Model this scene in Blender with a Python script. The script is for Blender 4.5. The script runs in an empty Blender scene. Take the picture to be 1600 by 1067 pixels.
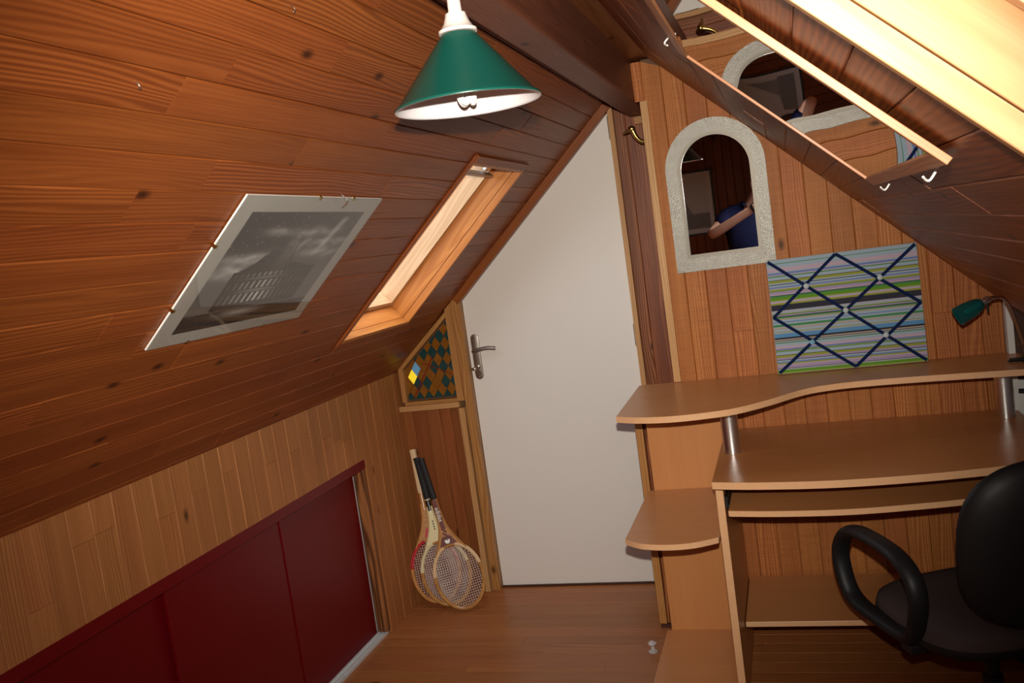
import bpy, bmesh, math, random
from mathutils import Vector, Matrix, noise
random.seed(7)
C = bpy.context.scene.collection
SC = bpy.context.scene
# ------------------------------------------------------------------ camera
R = ((0.94998972, 0.28001257, -0.13824791), (-0.10354903, -0.13520084, -0.98539248), (-0.29461352, 0.95042816, -0.09944438))
CAM = Vector((0, 0, 1.5524))
cd = bpy.data.cameras.new('camera'); cam = bpy.data.objects.new('camera', cd); C.objects.link(cam)
cd.sensor_width = 36; cd.lens = 36 * 1430 / 1600; cd.clip_start = 0.005; cd.clip_end = 200
cam.matrix_world = Matrix(((R[0][0], -R[1][0], -R[2][0], CAM.x), (R[0][1], -R[1][1], -R[2][1], CAM.y), (R[0][2], -R[1][2], -R[2][2], CAM.z), (0, 0, 0, 1)))
SC.camera = cam
SC.view_settings.view_transform = 'Standard'; SC.view_settings.look = 'None'; SC.view_settings.gamma = 1
SC.view_settings.use_curve_mapping = False; SC.view_settings.exposure = 0.0
# ------------------------------------------------------------------ sky seen through the two roof windows
w = bpy.data.worlds.new('world'); SC.world = w; w.use_nodes = True
wn = w.node_tree; bg = wn.nodes['Background']
sky = wn.nodes.new('ShaderNodeTexSky'); sky.sky_type = 'NISHITA'; sky.sun_disc = False
sky.sun_elevation = math.radians(48); sky.sun_rotation = math.radians(95); sky.dust_density = 4.0; sky.air_density = 1.2; sky.ozone_density = 0.6
shs = wn.nodes.new('ShaderNodeHueSaturation'); shs.inputs['Saturation'].default_value = 0.45
wn.links.new(sky.outputs[0], shs.inputs['Color']); wn.links.new(shs.outputs[0], bg.inputs[0]); bg.inputs[1].default_value = 1.15
# ------------------------------------------------------------------ the photographer's flash, just above the lens
fl = bpy.data.lights.new('flash', 'SPOT'); flo = bpy.data.objects.new('flash', fl); C.objects.link(flo)
fl.energy = 305; fl.color = (1.0, 0.93, 0.81); fl.spot_size = math.radians(75); fl.spot_blend = 1.0; fl.shadow_soft_size = 0.012
up = Vector((-R[1][0], -R[1][1], -R[1][2])); fwd = Vector(R[2])
flo.matrix_world = cam.matrix_world.copy(); flo.location = CAM + up * 0.10 + fwd * 0.01
# aim a little above the optical axis
flo.rotation_euler = (fwd + up * 0.04 + Vector(R[0]) * 0.0).to_track_quat('-Z', 'Y').to_euler()
def portal(name, M, sx, sy):
    l = bpy.data.lights.new(name, 'AREA'); l.shape = 'RECTANGLE'; l.size = sx; l.size_y = sy; l.energy = 1
    l.cycles.is_portal = True
    o = bpy.data.objects.new(name, l); C.objects.link(o); o.matrix_world = M
# ------------------------------------------------------------------ materials
def pbsdf(name):
    m = bpy.data.materials.new(name); m.use_nodes = True
    return m, m.node_tree, m.node_tree.nodes['Principled BSDF']
def plain(name, col, rough=0.5, metal=0.0, spec=0.5, bump=0.0, bscale=200.0, var=0.0, coat=0.0, trans=0.0, emit=None):
    m, t, b = pbsdf(name)
    b.inputs['Base Color'].default_value = (*col, 1); b.inputs['Roughness'].default_value = rough
    b.inputs['Metallic'].default_value = metal; b.inputs['Specular IOR Level'].default_value = spec
    b.inputs['Coat Weight'].default_value = coat; b.inputs['Transmission Weight'].default_value = trans
    if emit: b.inputs['Emission Color'].default_value = (*emit[0], 1); b.inputs['Emission Strength'].default_value = emit[1]
    tc = t.nodes.new('ShaderNodeTexCoord'); n = t.nodes.new('ShaderNodeTexNoise')
    n.inputs['Scale'].default_value = bscale; n.inputs['Detail'].default_value = 3
    t.links.new(tc.outputs['Object'], n.inputs['Vector'])
    if var:
        mx = t.nodes.new('ShaderNodeMix'); mx.data_type = 'RGBA'
        mx.inputs[6].default_value = (*[c * (1 - var) for c in col], 1); mx.inputs[7].default_value = (*[min(1, c * (1 + var)) for c in col], 1)
        t.links.new(n.outputs['Fac'], mx.inputs[0]); t.links.new(mx.outputs[2], b.inputs['Base Color'])
    if bump:
        bp = t.nodes.new('ShaderNodeBump'); bp.inputs['Strength'].default_value = bump; bp.inputs['Distance'].default_value = 0.002
        t.links.new(n.outputs['Fac'], bp.inputs['Height']); t.links.new(bp.outputs[0], b.inputs['Normal'])
    return m
def N(t, kind, **kw):
    n = t.nodes.new(kind)
    for k, v in kw.items(): setattr(n, k, v)
    return n
def wood(name, light, dark, rough=0.38, spec=0.4, rings=34.0, ringw=0.50, contrast=1.0, knots=0.6, vary=0.30, coat=0.0, swirl=24.0, saw=0.0):
    """boards whose grain runs along their own local X axis; every object gets its own cut of the log"""
    m, t, b = pbsdf(name); L = t.links.new
    tc = N(t, 'ShaderNodeTexCoord'); oi = N(t, 'ShaderNodeObjectInfo')
    rv = N(t, 'ShaderNodeVectorMath', operation='SCALE'); rv.inputs[0].default_value = (37.1, 91.7, 17.3); L(oi.outputs['Random'], rv.inputs['Scale'])
    ad = N(t, 'ShaderNodeVectorMath', operation='ADD'); L(tc.outputs['Object'], ad.inputs[0]); L(rv.outputs[0], ad.inputs[1])
    def mapped(sx, sy, sz):
        mp = N(t, 'ShaderNodeVectorMath', operation='MULTIPLY'); mp.inputs[1].default_value = (sx, sy, sz); L(ad.outputs[0], mp.inputs[0]); return mp.outputs[0]
    wv = N(t, 'ShaderNodeTexWave', bands_direction='Y'); wv.inputs['Scale'].default_value = rings; wv.inputs['Distortion'].default_value = swirl
    wv.inputs['Detail'].default_value = 1.2; wv.inputs['Detail Scale'].default_value = 0.42; L(mapped(0.10, 1, 1), wv.inputs['Vector'])
    big = N(t, 'ShaderNodeTexNoise'); big.inputs['Scale'].default_value = 1; big.inputs['Detail'].default_value = 3; L(mapped(1.6, 16, 16), big.inputs['Vector'])
    fib = N(t, 'ShaderNodeTexNoise'); fib.inputs['Scale'].default_value = 1; fib.inputs['Detail'].default_value = 2; L(mapped(7, 330, 330), fib.inputs['Vector'])
    def madd(a, k, c):
        n = N(t, 'ShaderNodeMath', operation='MULTIPLY_ADD'); L(a, n.inputs[0]); n.inputs[1].default_value = k
        if isinstance(c, float): n.inputs[2].default_value = c
        else: L(c, n.inputs[2])
        return n.outputs[0]
    ra_ = N(t, 'ShaderNodeMath', operation='FRACT'); r5 = N(t, 'ShaderNodeMath', operation='MULTIPLY'); r5.inputs[1].default_value = 23.3
    L(oi.outputs['Random'], r5.inputs[0]); L(r5.outputs[0], ra_.inputs[0])
    am = N(t, 'ShaderNodeMath', operation='MULTIPLY'); L(madd(ra_.outputs[0], ringw * 1.1, ringw * .25), am.inputs[0])
    wc = N(t, 'ShaderNodeMath', operation='SUBTRACT'); L(wv.outputs['Fac'], wc.inputs[0]); wc.inputs[1].default_value = .5
    L(wc.outputs[0], am.inputs[1])
    mid = N(t, 'ShaderNodeTexNoise'); mid.inputs['Scale'].default_value = 1; mid.inputs['Detail'].default_value = 4; mid.inputs['Roughness'].default_value = .7; L(mapped(1.3, 70, 70), mid.inputs['Vector'])
    f = madd(mid.outputs['Fac'], 0.55, am.outputs[0]); f = madd(wv.outputs['Fac'], 0.0, f); f = madd(big.outputs['Fac'], 0.70, f); f = madd(fib.outputs['Fac'], 0.30, f)
    cr = N(t, 'ShaderNodeValToRGB'); cr.color_ramp.elements[0].position = 0.5 - 0.40 / contrast + 0.06; cr.color_ramp.elements[1].position = 0.5 + 0.55 / contrast
    cr.color_ramp.elements[0].color = (*light, 1); cr.color_ramp.elements[1].color = (*dark, 1); L(f, cr.inputs[0])
    col = cr.outputs[0]
    if knots:
        vo = N(t, 'ShaderNodeTexVoronoi', voronoi_dimensions='2D'); vo.inputs['Scale'].default_value = 1; vo.inputs['Randomness'].default_value = 1
        L(mapped(2.6, 5.2, 5.2), vo.inputs['Vector'])
        mr = N(t, 'ShaderNodeMapRange'); mr.inputs[1].default_value = 0.018; mr.inputs[2].default_value = 0.075; mr.inputs[3].default_value = 1; mr.inputs[4].default_value = 0
        L(vo.outputs['Distance'], mr.inputs[0])
        sp = N(t, 'ShaderNodeSeparateColor'); L(vo.outputs['Color'], sp.inputs[0])
        gt = N(t, 'ShaderNodeMath', operation='LESS_THAN'); gt.inputs[1].default_value = knots * .62; L(sp.outputs[0], gt.inputs[0])
        mu = N(t, 'ShaderNodeMath', operation='MULTIPLY'); L(mr.outputs[0], mu.inputs[0]); L(gt.outputs[0], mu.inputs[1])
        mk = N(t, 'ShaderNodeMix', data_type='RGBA'); mk.inputs[7].default_value = (*[c * 0.28 for c in dark], 1); L(mu.outputs[0], mk.inputs[0]); L(col, mk.inputs[6]); col = mk.outputs[2]
    if saw:   # faint cross marks of the saw
        sn = N(t, 'ShaderNodeTexNoise'); sn.inputs['Scale'].default_value = 1; sn.inputs['Detail'].default_value = 1; L(mapped(260, 12, 12), sn.inputs['Vector'])
        ms = N(t, 'ShaderNodeMix', data_type='RGBA', blend_type='OVERLAY'); ms.inputs[0].default_value = saw
        L(col, ms.inputs[6]); L(sn.outputs['Fac'], ms.inputs[7]); col = ms.outputs[2]
    hs = N(t, 'ShaderNodeHueSaturation')
    fr = N(t, 'ShaderNodeMath', operation='FRACT'); m7 = N(t, 'ShaderNodeMath', operation='MULTIPLY'); m7.inputs[1].default_value = 7.13
    L(oi.outputs['Random'], m7.inputs[0]); L(m7.outputs[0], fr.inputs[0])
    L(madd(fr.outputs[0], vary, 1 - vary / 2), hs.inputs['Value'])
    fr2 = N(t, 'ShaderNodeMath', operation='FRACT'); m9 = N(t, 'ShaderNodeMath', operation='MULTIPLY'); m9.inputs[1].default_value = 13.7
    L(oi.outputs['Random'], m9.inputs[0]); L(m9.outputs[0], fr2.inputs[0])
    L(madd(fr2.outputs[0], 0.012 * (vary / 0.3), 0.497), hs.inputs['Hue'])
    L(col, hs.inputs['Color']); L(hs.outputs[0], b.inputs['Base Color'])
    rr = madd(fib.outputs['Fac'], 0.16, rough - 0.08); L(rr, b.inputs['Roughness'])
    b.inputs['Specular IOR Level'].default_value = spec; b.inputs['Coat Weight'].default_value = coat
    bp = N(t, 'ShaderNodeBump'); bp.inputs['Strength'].default_value = 0.12; bp.inputs['Distance'].default_value = 0.0015
    L(fib.outputs['Fac'], bp.inputs['Height']); L(bp.outputs[0], b.inputs['Normal'])
    return m
def printed(name, rough=0.5, spec=0.3):
    m, t, b = pbsdf(name)
    a = N(t, 'ShaderNodeAttribute', attribute_name='print'); t.links.new(a.outputs['Color'], b.inputs['Base Color'])
    b.inputs['Roughness'].default_value = rough; b.inputs['Specular IOR Level'].default_value = spec
    return m
def clear_glass(name, tint=(1, 1, 1), f=1.0):
    m = bpy.data.materials.new(name); m.use_nodes = True; t = m.node_tree; t.nodes.clear(); L = t.links.new
    o = N(t, 'ShaderNodeOutputMaterial'); tr = N(t, 'ShaderNodeBsdfTransparent'); gl = N(t, 'ShaderNodeBsdfGlossy'); mx = N(t, 'ShaderNodeMixShader')
    tr.inputs[0].default_value = (*tint, 1); gl.inputs['Roughness'].default_value = 0.02
    ge = N(t, 'ShaderNodeNewGeometry'); dt = N(t, 'ShaderNodeVectorMath', operation='DOT_PRODUCT'); L(ge.outputs['Incoming'], dt.inputs[0]); L(ge.outputs['Normal'], dt.inputs[1])
    ab = N(t, 'ShaderNodeMath', operation='ABSOLUTE'); L(dt.outputs['Value'], ab.inputs[0])
    om = N(t, 'ShaderNodeMath', operation='SUBTRACT'); om.inputs[0].default_value = 1; L(ab.outputs[0], om.inputs[1])
    pw_ = N(t, 'ShaderNodeMath', operation='POWER'); L(om.outputs[0], pw_.inputs[0]); pw_.inputs[1].default_value = 5
    mu = N(t, 'ShaderNodeMath', operation='MULTIPLY_ADD'); L(pw_.outputs[0], mu.inputs[0]); mu.inputs[1].default_value = .9 * f; mu.inputs[2].default_value = .035 * f
    L(mu.outputs[0], mx.inputs[0]); L(tr.outputs[0], mx.inputs[1]); L(gl.outputs[0], mx.inputs[2]); L(mx.outputs[0], o.inputs[0])
    return m
def mirror_mat(name, rough=0.0, wave=0.0, scale=3.0, tint=0.86):
    m, t, b = pbsdf(name)
    b.inputs['Base Color'].default_value = (tint, tint, tint, 1); b.inputs['Metallic'].default_value = 1; b.inputs['Roughness'].default_value = rough
    if wave:
        tc = N(t, 'ShaderNodeTexCoord'); n = N(t, 'ShaderNodeTexNoise'); n.inputs['Scale'].default_value = scale; n.inputs['Detail'].default_value = 0
        bp = N(t, 'ShaderNodeBump'); bp.inputs['Strength'].default_value = 1; bp.inputs['Distance'].default_value = wave
        t.links.new(tc.outputs['Object'], n.inputs['Vector']); t.links.new(n.outputs['Fac'], bp.inputs['Height']); t.links.new(bp.outputs[0], b.inputs['Normal'])
    return m
M = dict(
    roof=wood('varnished_roof_pine', (.385, .108, .025), (.18, .042, .009), contrast=1.0, rough=.40, spec=.28, vary=.16),
    wall=wood('wall_pine', (.56, .215, .066), (.32, .100, .028), contrast=1.0, rough=.5, spec=.15, saw=.22, knots=.30, vary=.2),
    knee=wood('knee_wall_pine', (.49, .205, .068), (.30, .108, .032), contrast=1.0, rough=.45, spec=.25, vary=.14, knots=.3),
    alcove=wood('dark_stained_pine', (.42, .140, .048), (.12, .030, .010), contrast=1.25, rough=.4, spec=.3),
    post=wood('bark_edged_post', (.42, .160, .055), (.10, .032, .012), contrast=1.3, rough=.5, spec=.2, vary=.1, knots=.9),
    partition=wood('partition_pine', (.34, .112, .034), (.19, .052, .015), contrast=1.0, rough=.42, spec=.28, vary=.2, knots=.5),
    floor=wood('worn_floor_pine', (.52, .200, .066), (.29, .096, .029), contrast=1.0, rough=.36, spec=.4, knots=.06, vary=.2),
    beam=wood('brown_stained_beam', (.26, .095, .050), (.13, .042, .022), contrast=1.1, rough=.5, spec=.3, rings=40, knots=.3, vary=.05),
    trim=wood('light_pine_trim', (.62, .375, .165), (.43, .215, .080), contrast=1.0, rough=.45, spec=.3, knots=.35, vary=.15),
    ochre=wood('honey_pine_trim', (.52, .26, .085), (.34, .145, .04), contrast=1.0, rough=.42, spec=.35, knots=.45, vary=.15),
    lining=wood('orange_window_lining', (.60, .25, .060), (.42, .145, .028), contrast=.9, rough=.38, spec=.35, knots=.5, vary=.1),
    lining2=wood('natural_pine_window_lining', (.56, .30, .14), (.42, .20, .08), contrast=.9, rough=.42, spec=.25, knots=.9, vary=.08),
    sash=wood('pale_window_sash', (.64, .43, .25), (.50, .31, .165), contrast=.9, rough=.4, spec=.3, knots=0, vary=.08),
    dark=wood('dark_board', (.10, .045, .028), (.05, .02, .012), contrast=1.0, rough=.45, spec=.3, knots=0, vary=.1),
    backing=plain('backing_board', (.12, .05, .02), .7, var=.2, bscale=20),
    beech=wood('beech_laminate', (.60, .275, .095), (.50, .215, .070), contrast=.8, rough=.34, spec=.45, rings=70, ringw=.22, knots=0, vary=.04),
    edge=plain('beech_edge_band', (.70, .40, .21), .35, var=.08, bscale=60),
    white=plain('white_door_paint', (.74, .70, .655), .42, spec=.4, bump=.05, bscale=120),
    whitewall=plain('white_paint', (.70, .69, .66), .5, spec=.3, bump=.05, bscale=80),
    red=plain('dark_red_gloss_paint', (.13, .001, .004), .34, spec=.3, bump=.02, bscale=30, var=.08),
    alu=plain('aluminium', (.74, .74, .75), .32, metal=1, bump=.03, bscale=300),
    track=plain('pale_aluminium', (.66, .67, .68), .45, metal=.25, bump=.03, bscale=300),
    steel=plain('brushed_nickel', (.40, .36, .32), .40, metal=1, bump=.03, bscale=300),
    chrome=plain('chrome', (.80, .80, .80), .08, metal=1),
    brass=plain('brass', (.50, .36, .12), .28, metal=1, var=.15, bscale=40),
    silver=plain('hammered_silver', (.155, .146, .130), .33, metal=.92, bump=.45, bscale=420, var=.12),
    bead=plain('polished_silver_bead', (.15, .135, .115), .48, metal=1),
    green=plain('green_enamel', (.004, .078, .060), .34, spec=.45, bump=.02, bscale=400, var=.06),
    enamel=plain('white_enamel', (.82, .79, .82), .35, spec=.4),
    plastic=plain('cream_plastic', (.82, .74, .68), .4),
    blackp=plain('black_plastic', (.009, .009, .010), .5, spec=.28, bump=.05, bscale=500),
    fabric=plain('dark_brown_fabric', (.060, .045, .042), .95, spec=.1, bump=.5, bscale=900, var=.2),
    grip=plain('black_leather_grip', (.012, .013, .015), .6, spec=.4, bump=.3, bscale=300),
    ash=wood('ash_racket_wood', (.60, .30, .10), (.45, .20, .06), contrast=.9, rough=.25, spec=.5, knots=0, vary=.2),
    cream=plain('cream_lacquer', (.74, .64, .38), .25), redlac=plain('red_lacquer', (.48, .02, .03), .3),
    blacklac=plain('black_lacquer', (.02, .015, .012), .3), whitelac=plain('white_ink', (.85, .83, .80), .4),
    maroon=plain('maroon_lacquer', (.12, .018, .014), .3), paleash=plain('pale_butt_wood', (.72, .50, .29), .5, var=.1, bscale=50),
    gut=plain('racket_strings', (.60, .48, .42), .4), gutr=plain('reddish_strings', (.60, .42, .40), .4),
    matte=plain('grey_paper_mat', (.40, .40, .36), .7, var=.04, bscale=30),
    glass=clear_glass('window_glass'), pglass=clear_glass('picture_glass', f=.8),
    printm=printed('printed_picture', .45), cloth=printed('striped_cotton', .9, .1),
    ribbon=plain('navy_ribbon', (.006, .014, .060), .8, spec=.08, bump=.3, bscale=700, var=.1),
    mirror=mirror_mat('mirror_glass', tint=.80), wavy=mirror_mat('wavy_mirror', wave=.0030, scale=1.5, tint=.82),
    orangew=wood('orange_pine_frame', (.60, .29, .14), (.45, .19, .08), contrast=.8, rough=.4, spec=.3, knots=0, vary=.1),
    teal=plain('teal_lamp_glass', (.02, .30, .30), .06, trans=.85), bulb=plain('white_bulb_glass', (.80, .80, .78), .2, spec=.5),
    amberp=plain('amber_glass', (.22, .080, .010), .15, spec=.5, var=.35, bscale=60), tealp=plain('dark_teal_glass', (.012, .05, .052), .15, spec=.5, var=.4, bscale=60),
    yellowp=plain('emissive_yellow_glass', (.75, .55, .03), .2, emit=((1.0, .72, .03), .55)), bluep=plain('emissive_blue_glass', (.15, .35, .55), .2, emit=((.10, .30, .55), .14)),  # emission stands in for light coming through these panes
    lead=plain('lead_came', (.02, .018, .018), .5, metal=.6), redc=plain('dark_red_line', (.22, .008, .008), .4),
    clearp=plain('clear_plastic', (.85, .85, .88), .15, trans=.6),
    skin=plain('skin', (.55, .30, .20), .5, var=.06, bscale=60), navy=plain('navy_cotton', (.012, .015, .058), .85, spec=.2, bump=.2, bscale=600, var=.1),
    denim=plain('dark_denim', (.03, .04, .075), .85, spec=.2, bump=.2, bscale=600), hair=plain('grey_brown_hair', (.12, .085, .06), .6, bump=.8, bscale=150, var=.3),
    leather=plain('brown_shoe_leather', (.09, .045, .025), .4), eye=plain('eye_white', (.8, .8, .78), .2), lip=plain('lips', (.42, .16, .13), .5),
)
# ------------------------------------------------------------------ mesh helpers
def link(name, me, mat, parent=None, mw=None, smooth=False, angle=35):
    o = bpy.data.objects.new(name, me); C.objects.link(o)
    for m in (mat if isinstance(mat, (list, tuple)) else [mat]): me.materials.append(m)
    if parent: o.parent = parent
    if mw is not None: o.matrix_basis = mw
    if smooth:
        for p in me.polygons: p.use_smooth = True
        me.set_sharp_from_angle(angle=math.radians(angle))
    return o
def empty(name, loc=(0, 0, 0), rz=0.0, mw=None):
    o = bpy.data.objects.new(name, None); C.objects.link(o); o.empty_display_size = .05
    if mw is not None: o.matrix_basis = mw
    else: o.location = loc; o.rotation_euler = (0, 0, rz)
    return o
def tag(o, label=None, cat=None, group=None, kind=None):
    if label: o['label'] = label
    if cat: o['category'] = cat
    if group: o['group'] = group
    if kind: o['kind'] = kind
    return o
def thing(name, label, cat, loc=(0, 0, 0), rz=0.0, group=None, mw=None): return tag(empty(name, loc, rz, mw), label, cat, group)
def struct(name): return tag(empty(name), kind='structure')
def axes(o, x, y, z):
    return Matrix(((x[0], y[0], z[0], o[0]), (x[1], y[1], z[1], o[1]), (x[2], y[2], z[2], o[2]), (0, 0, 0, 1)))
class MB:
    def __init__(s): s.b = bmesh.new()
    def box(s, x0, x1, y0, y1, z0, z1, bev=0.0, mi=0):
        vs = [s.b.verts.new((x, y, z)) for x in (x0, x1) for y in (y0, y1) for z in (z0, z1)]
        fs = [s.b.faces.new([vs[i] for i in q]) for q in ((0, 1, 3, 2), (4, 6, 7, 5), (0, 4, 5, 1), (2, 3, 7, 6), (0, 2, 6, 4), (1, 5, 7, 3))]
        for f in fs: f.material_index = mi
        if bev:
            es = list({e for f in fs for e in f.edges})
            bmesh.ops.bevel(s.b, geom=es, offset=bev, segments=2, affect='EDGES', profile=.5)
        return s
    def prism(s, pts, axis, a, b, bev=0.0, mi=0):
        """polygon pts (2D) extruded along axis from a to b; other coords in order (x,y,z minus axis)"""
        def P(u, v, t):
            return {0: (t, u, v), 1: (u, t, v), 2: (u, v, t)}[axis]
        va = [s.b.verts.new(P(u, v, a)) for u, v in pts]; vb = [s.b.verts.new(P(u, v, b)) for u, v in pts]
        fs = [s.b.faces.new(va), s.b.faces.new(vb[::-1])]; n = len(pts)
        for i in range(n): fs.append(s.b.faces.new((va[i], vb[i], vb[(i + 1) % n], va[(i + 1) % n])))
        for f in fs: f.material_index = mi
        if bev:
            es = [e for e in fs[0].edges] + [e for e in fs[1].edges]
            bmesh.ops.bevel(s.b, geom=list(set(es)), offset=bev, segments=2, affect='EDGES', profile=.5)
        return s
    def lathe(s, prof, seg=32, mi=0, M4=None, cap=True):
        rings = []
        for r, z in prof:
            ring = []
            for i in range(seg):
                a = 2 * math.pi * i / seg; p = Vector((r * math.cos(a), r * math.sin(a), z))
                ring.append(s.b.verts.new(M4 @ p if M4 else p))
            rings.append(ring)
        for A, B in zip(rings, rings[1:]):
            for i in range(seg):
                f = s.b.faces.new((A[i], A[(i + 1) % seg], B[(i + 1) % seg], B[i])); f.material_index = mi
        if cap:
            for ring in (rings[0], rings[-1]):
                f = s.b.faces.new(ring); f.material_index = mi
        return s
    def tube(s, pts, r, seg=10, closed=False, mi=0, flat=None, ref=None):
        """sweep; r number or list; flat=(w,h) makes an elliptic section with w along ref"""
        pts = [Vector(p) for p in pts]; n = len(pts); rings = []; up = None
        for i, p in enumerate(pts):
            if closed: d = pts[(i + 1) % n] - pts[i - 1]
            else: d = pts[min(i + 1, n - 1)] - pts[max(i - 1, 0)]
            d.normalize()
            if ref is not None: u = Vector(ref) - d * d.dot(Vector(ref))
            else:
                if up is None: up = Vector((0, 0, 1)) if abs(d.z) < .9 else Vector((1, 0, 0))
                u = up - d * d.dot(up)
            if u.length < 1e-6: u = Vector((1, 0, 0)) - d * d.x
            u.normalize(); up = u if ref is None else up; v = d.cross(u)
            rr = r[i] if isinstance(r, (list, tuple)) else r
            a_, b_ = (flat[0], flat[1]) if flat else (rr, rr)
            if flat and isinstance(r, (list, tuple)): a_ *= rr; b_ *= rr
            rings.append([s.b.verts.new(p + u * (a_ * math.cos(2 * math.pi * k / seg)) + v * (b_ * math.sin(2 * math.pi * k / seg))) for k in range(seg)])
        m = n if closed else n - 1
        for i in range(m):
            A, B = rings[i], rings[(i + 1) % n]
            for k in range(seg):
                f = s.b.faces.new((A[k], A[(k + 1) % seg], B[(k + 1) % seg], B[k])); f.material_index = mi
        if not closed:
            for q in (rings[0], rings[-1]): s.b.faces.new(q).material_index = mi
        return s
    def ball(s, c, r, sc=(1, 1, 1), seg=16, mi=0):
        ret = bmesh.ops.create_uvsphere(s.b, u_segments=seg, v_segments=seg // 2 + 2, radius=r)
        for v in ret['verts']: v.co = Vector((v.co.x * sc[0], v.co.y * sc[1], v.co.z * sc[2])) + Vector(c)
        for f in {f for v in ret['verts'] for f in v.link_faces}: f.material_index = mi
        return s
    def mesh(s, name):
        bmesh.ops.recalc_face_normals(s.b, faces=s.b.faces[:]); me = bpy.data.meshes.new(name); s.b.to_mesh(me); s.b.free(); return me
    def build(s, name, mat, parent=None, mw=None, smooth=False, angle=35): return link(name, s.mesh(name), mat, parent, mw, smooth, angle)
def smoothpath(pts, n=8, closed=False):
    pts = [Vector(p) for p in pts]; out = []; m = len(pts)
    for i in range(m if closed else m - 1):
        if closed: p0, p1, p2, p3 = pts[i - 1], pts[i], pts[(i + 1) % m], pts[(i + 2) % m]
        else: p0, p1, p2, p3 = pts[max(i - 1, 0)], pts[i], pts[i + 1], pts[min(i + 2, m - 1)]
        for k in range(n):
            t = k / n
            out.append(.5 * ((2 * p1) + (p2 - p0) * t + (2 * p0 - 5 * p1 + 4 * p2 - p3) * t * t + (3 * p1 - p0 - 3 * p2 + p3) * t ** 3))
    if not closed: out.append(pts[-1])
    return out
def plank(parent, name, o, x, y, W, e0, e1, T, mat, g=.0004, c=.0022):
    """one board: local X its length from e0 to e1 (each a pair: at y=0 and y=W), local Y its width, local Z towards the room"""
    x = Vector(x); y = Vector(y); z = x.cross(y)
    yz = ((g, 0), (g, T - c), (g + c, T), (W - g - c, T), (W - g, T - c), (W - g, 0))
    vs = []
    for e in (e0, e1):
        for (yy, zz) in yz: vs.append((e[0] + (e[1] - e[0]) * yy / W, yy, zz))
    L = (e0[0] + e0[1]) / 2
    vs = [(a - L, b, c_) for a, b, c_ in vs]; n = 6
    fs = [tuple(range(n))[::-1], tuple(range(n, 2 * n))] + [(i, (i + 1) % n, n + (i + 1) % n, n + i) for i in range(n)]
    me = bpy.data.meshes.new(name); me.from_pydata(vs, [], fs); me.update()
    oo = Vector(o) + x * L
    return link(name, me, mat, parent, axes(oo, x, y, z))
def splits(a, b, lo=.5, hi=1.7):
    out = [a]; p = a + random.uniform(.15, hi)
    while p < b - .25: out.append(p); p += random.uniform(lo, hi)
    out.append(b); return out
# ------------------------------------------------------------------ room numbers (metres; camera stands at x=0 y=0)
YB, YD, YW = -1.30, 3.908, 3.45          # rear wall, door wall, gable wall behind the desk
XL = -1.78
def zl(x): return 2.716 + .93 * x        # left roof slope
def zr(x): return 1.790 - .94 * x        # right roof slope
NL = math.hypot(.93, 1); NR = math.hypot(.94, 1)
yl = Vector((1, 0, .93)) / NL; nl = Vector((.93, 0, -1)) / NL          # up-slope / into the room
yr = Vector((1, 0, -.94)) / NR; nr = Vector((-.94, 0, -1)) / NR        # down-slope / into the room
OL = nl * (nl.dot(Vector((0, 0, 2.716)))); OR = nr * (nr.dot(Vector((0, 0, 1.79))))   # slope origins (s = 0)
T = .012
# ------------------------------------------------------------------ roof slopes
def roof(name, O, yv, nv, s0, s1, ref, y0, y1, win, mat):
    root = struct(name)
    ws0, ws1, wy0, wy1 = win
    b = MB()
    def slab(a0, a1, b0, b1): b.box(a0, a1, b0, b1, -.07, -T - .0005)
    slab(y0, wy0, s0, s1); slab(wy1, y1, s0, s1); slab(wy0, wy1, s0, ws0); slab(wy0, wy1, ws1, s1)
    b.build('backing_board', M['backing'], root, axes(O, (0, 1, 0), yv, nv))
    P = .0755; k = math.floor((s0 - ref) / P)
    while ref + k * P < s1 - .004:
        a = max(s0, ref + k * P); e = min(s1, ref + (k + 1) * P); k += 1
        if e - a < .006: continue
        def row(a, e, u0, u1):
            q = splits(u0, u1)
            for i in range(len(q) - 1):
                jt = random.uniform(-.0012, .0004)
                plank(root, 'plank', O + yv * a + nv * (-T + jt), (0, 1, 0), yv, e - a, (q[i] + .0006,) * 2, (q[i + 1] - .0006,) * 2, T, mat)
        if e <= ws0 or a >= ws1: row(a, e, y0, y1)
        else:
            row(a, e, y0, wy0); row(a, e, wy1, y1)
            if a < ws0 - .004: row(a, ws0, wy0, wy1)
            if e > ws1 + .004: row(ws1, e, wy0, wy1)
    return root
WL = (-.211, .582, 2.845, 3.460)
WR = (-1.34, -.70, -.20, .983)  # unseen rear end stretched to bring more light behind the camera
roof('ceiling_left', OL, yl, nl, (-1.78 - .93 * 0 + .93 * zl(-1.78)) / NL - .05, 1.195, .645, YB, 3.93, WL, M['roof'])
sR0 = (-.43 - .94 * zr(-.43)) / NR; sR1 = (1.02 - .94 * zr(1.02)) / NR
roof('ceiling_right', OR, yr, nr, sR0, sR1, (.252 - .94 * zr(.252)) / NR, YB, 3.93, WR, M['roof'])
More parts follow.
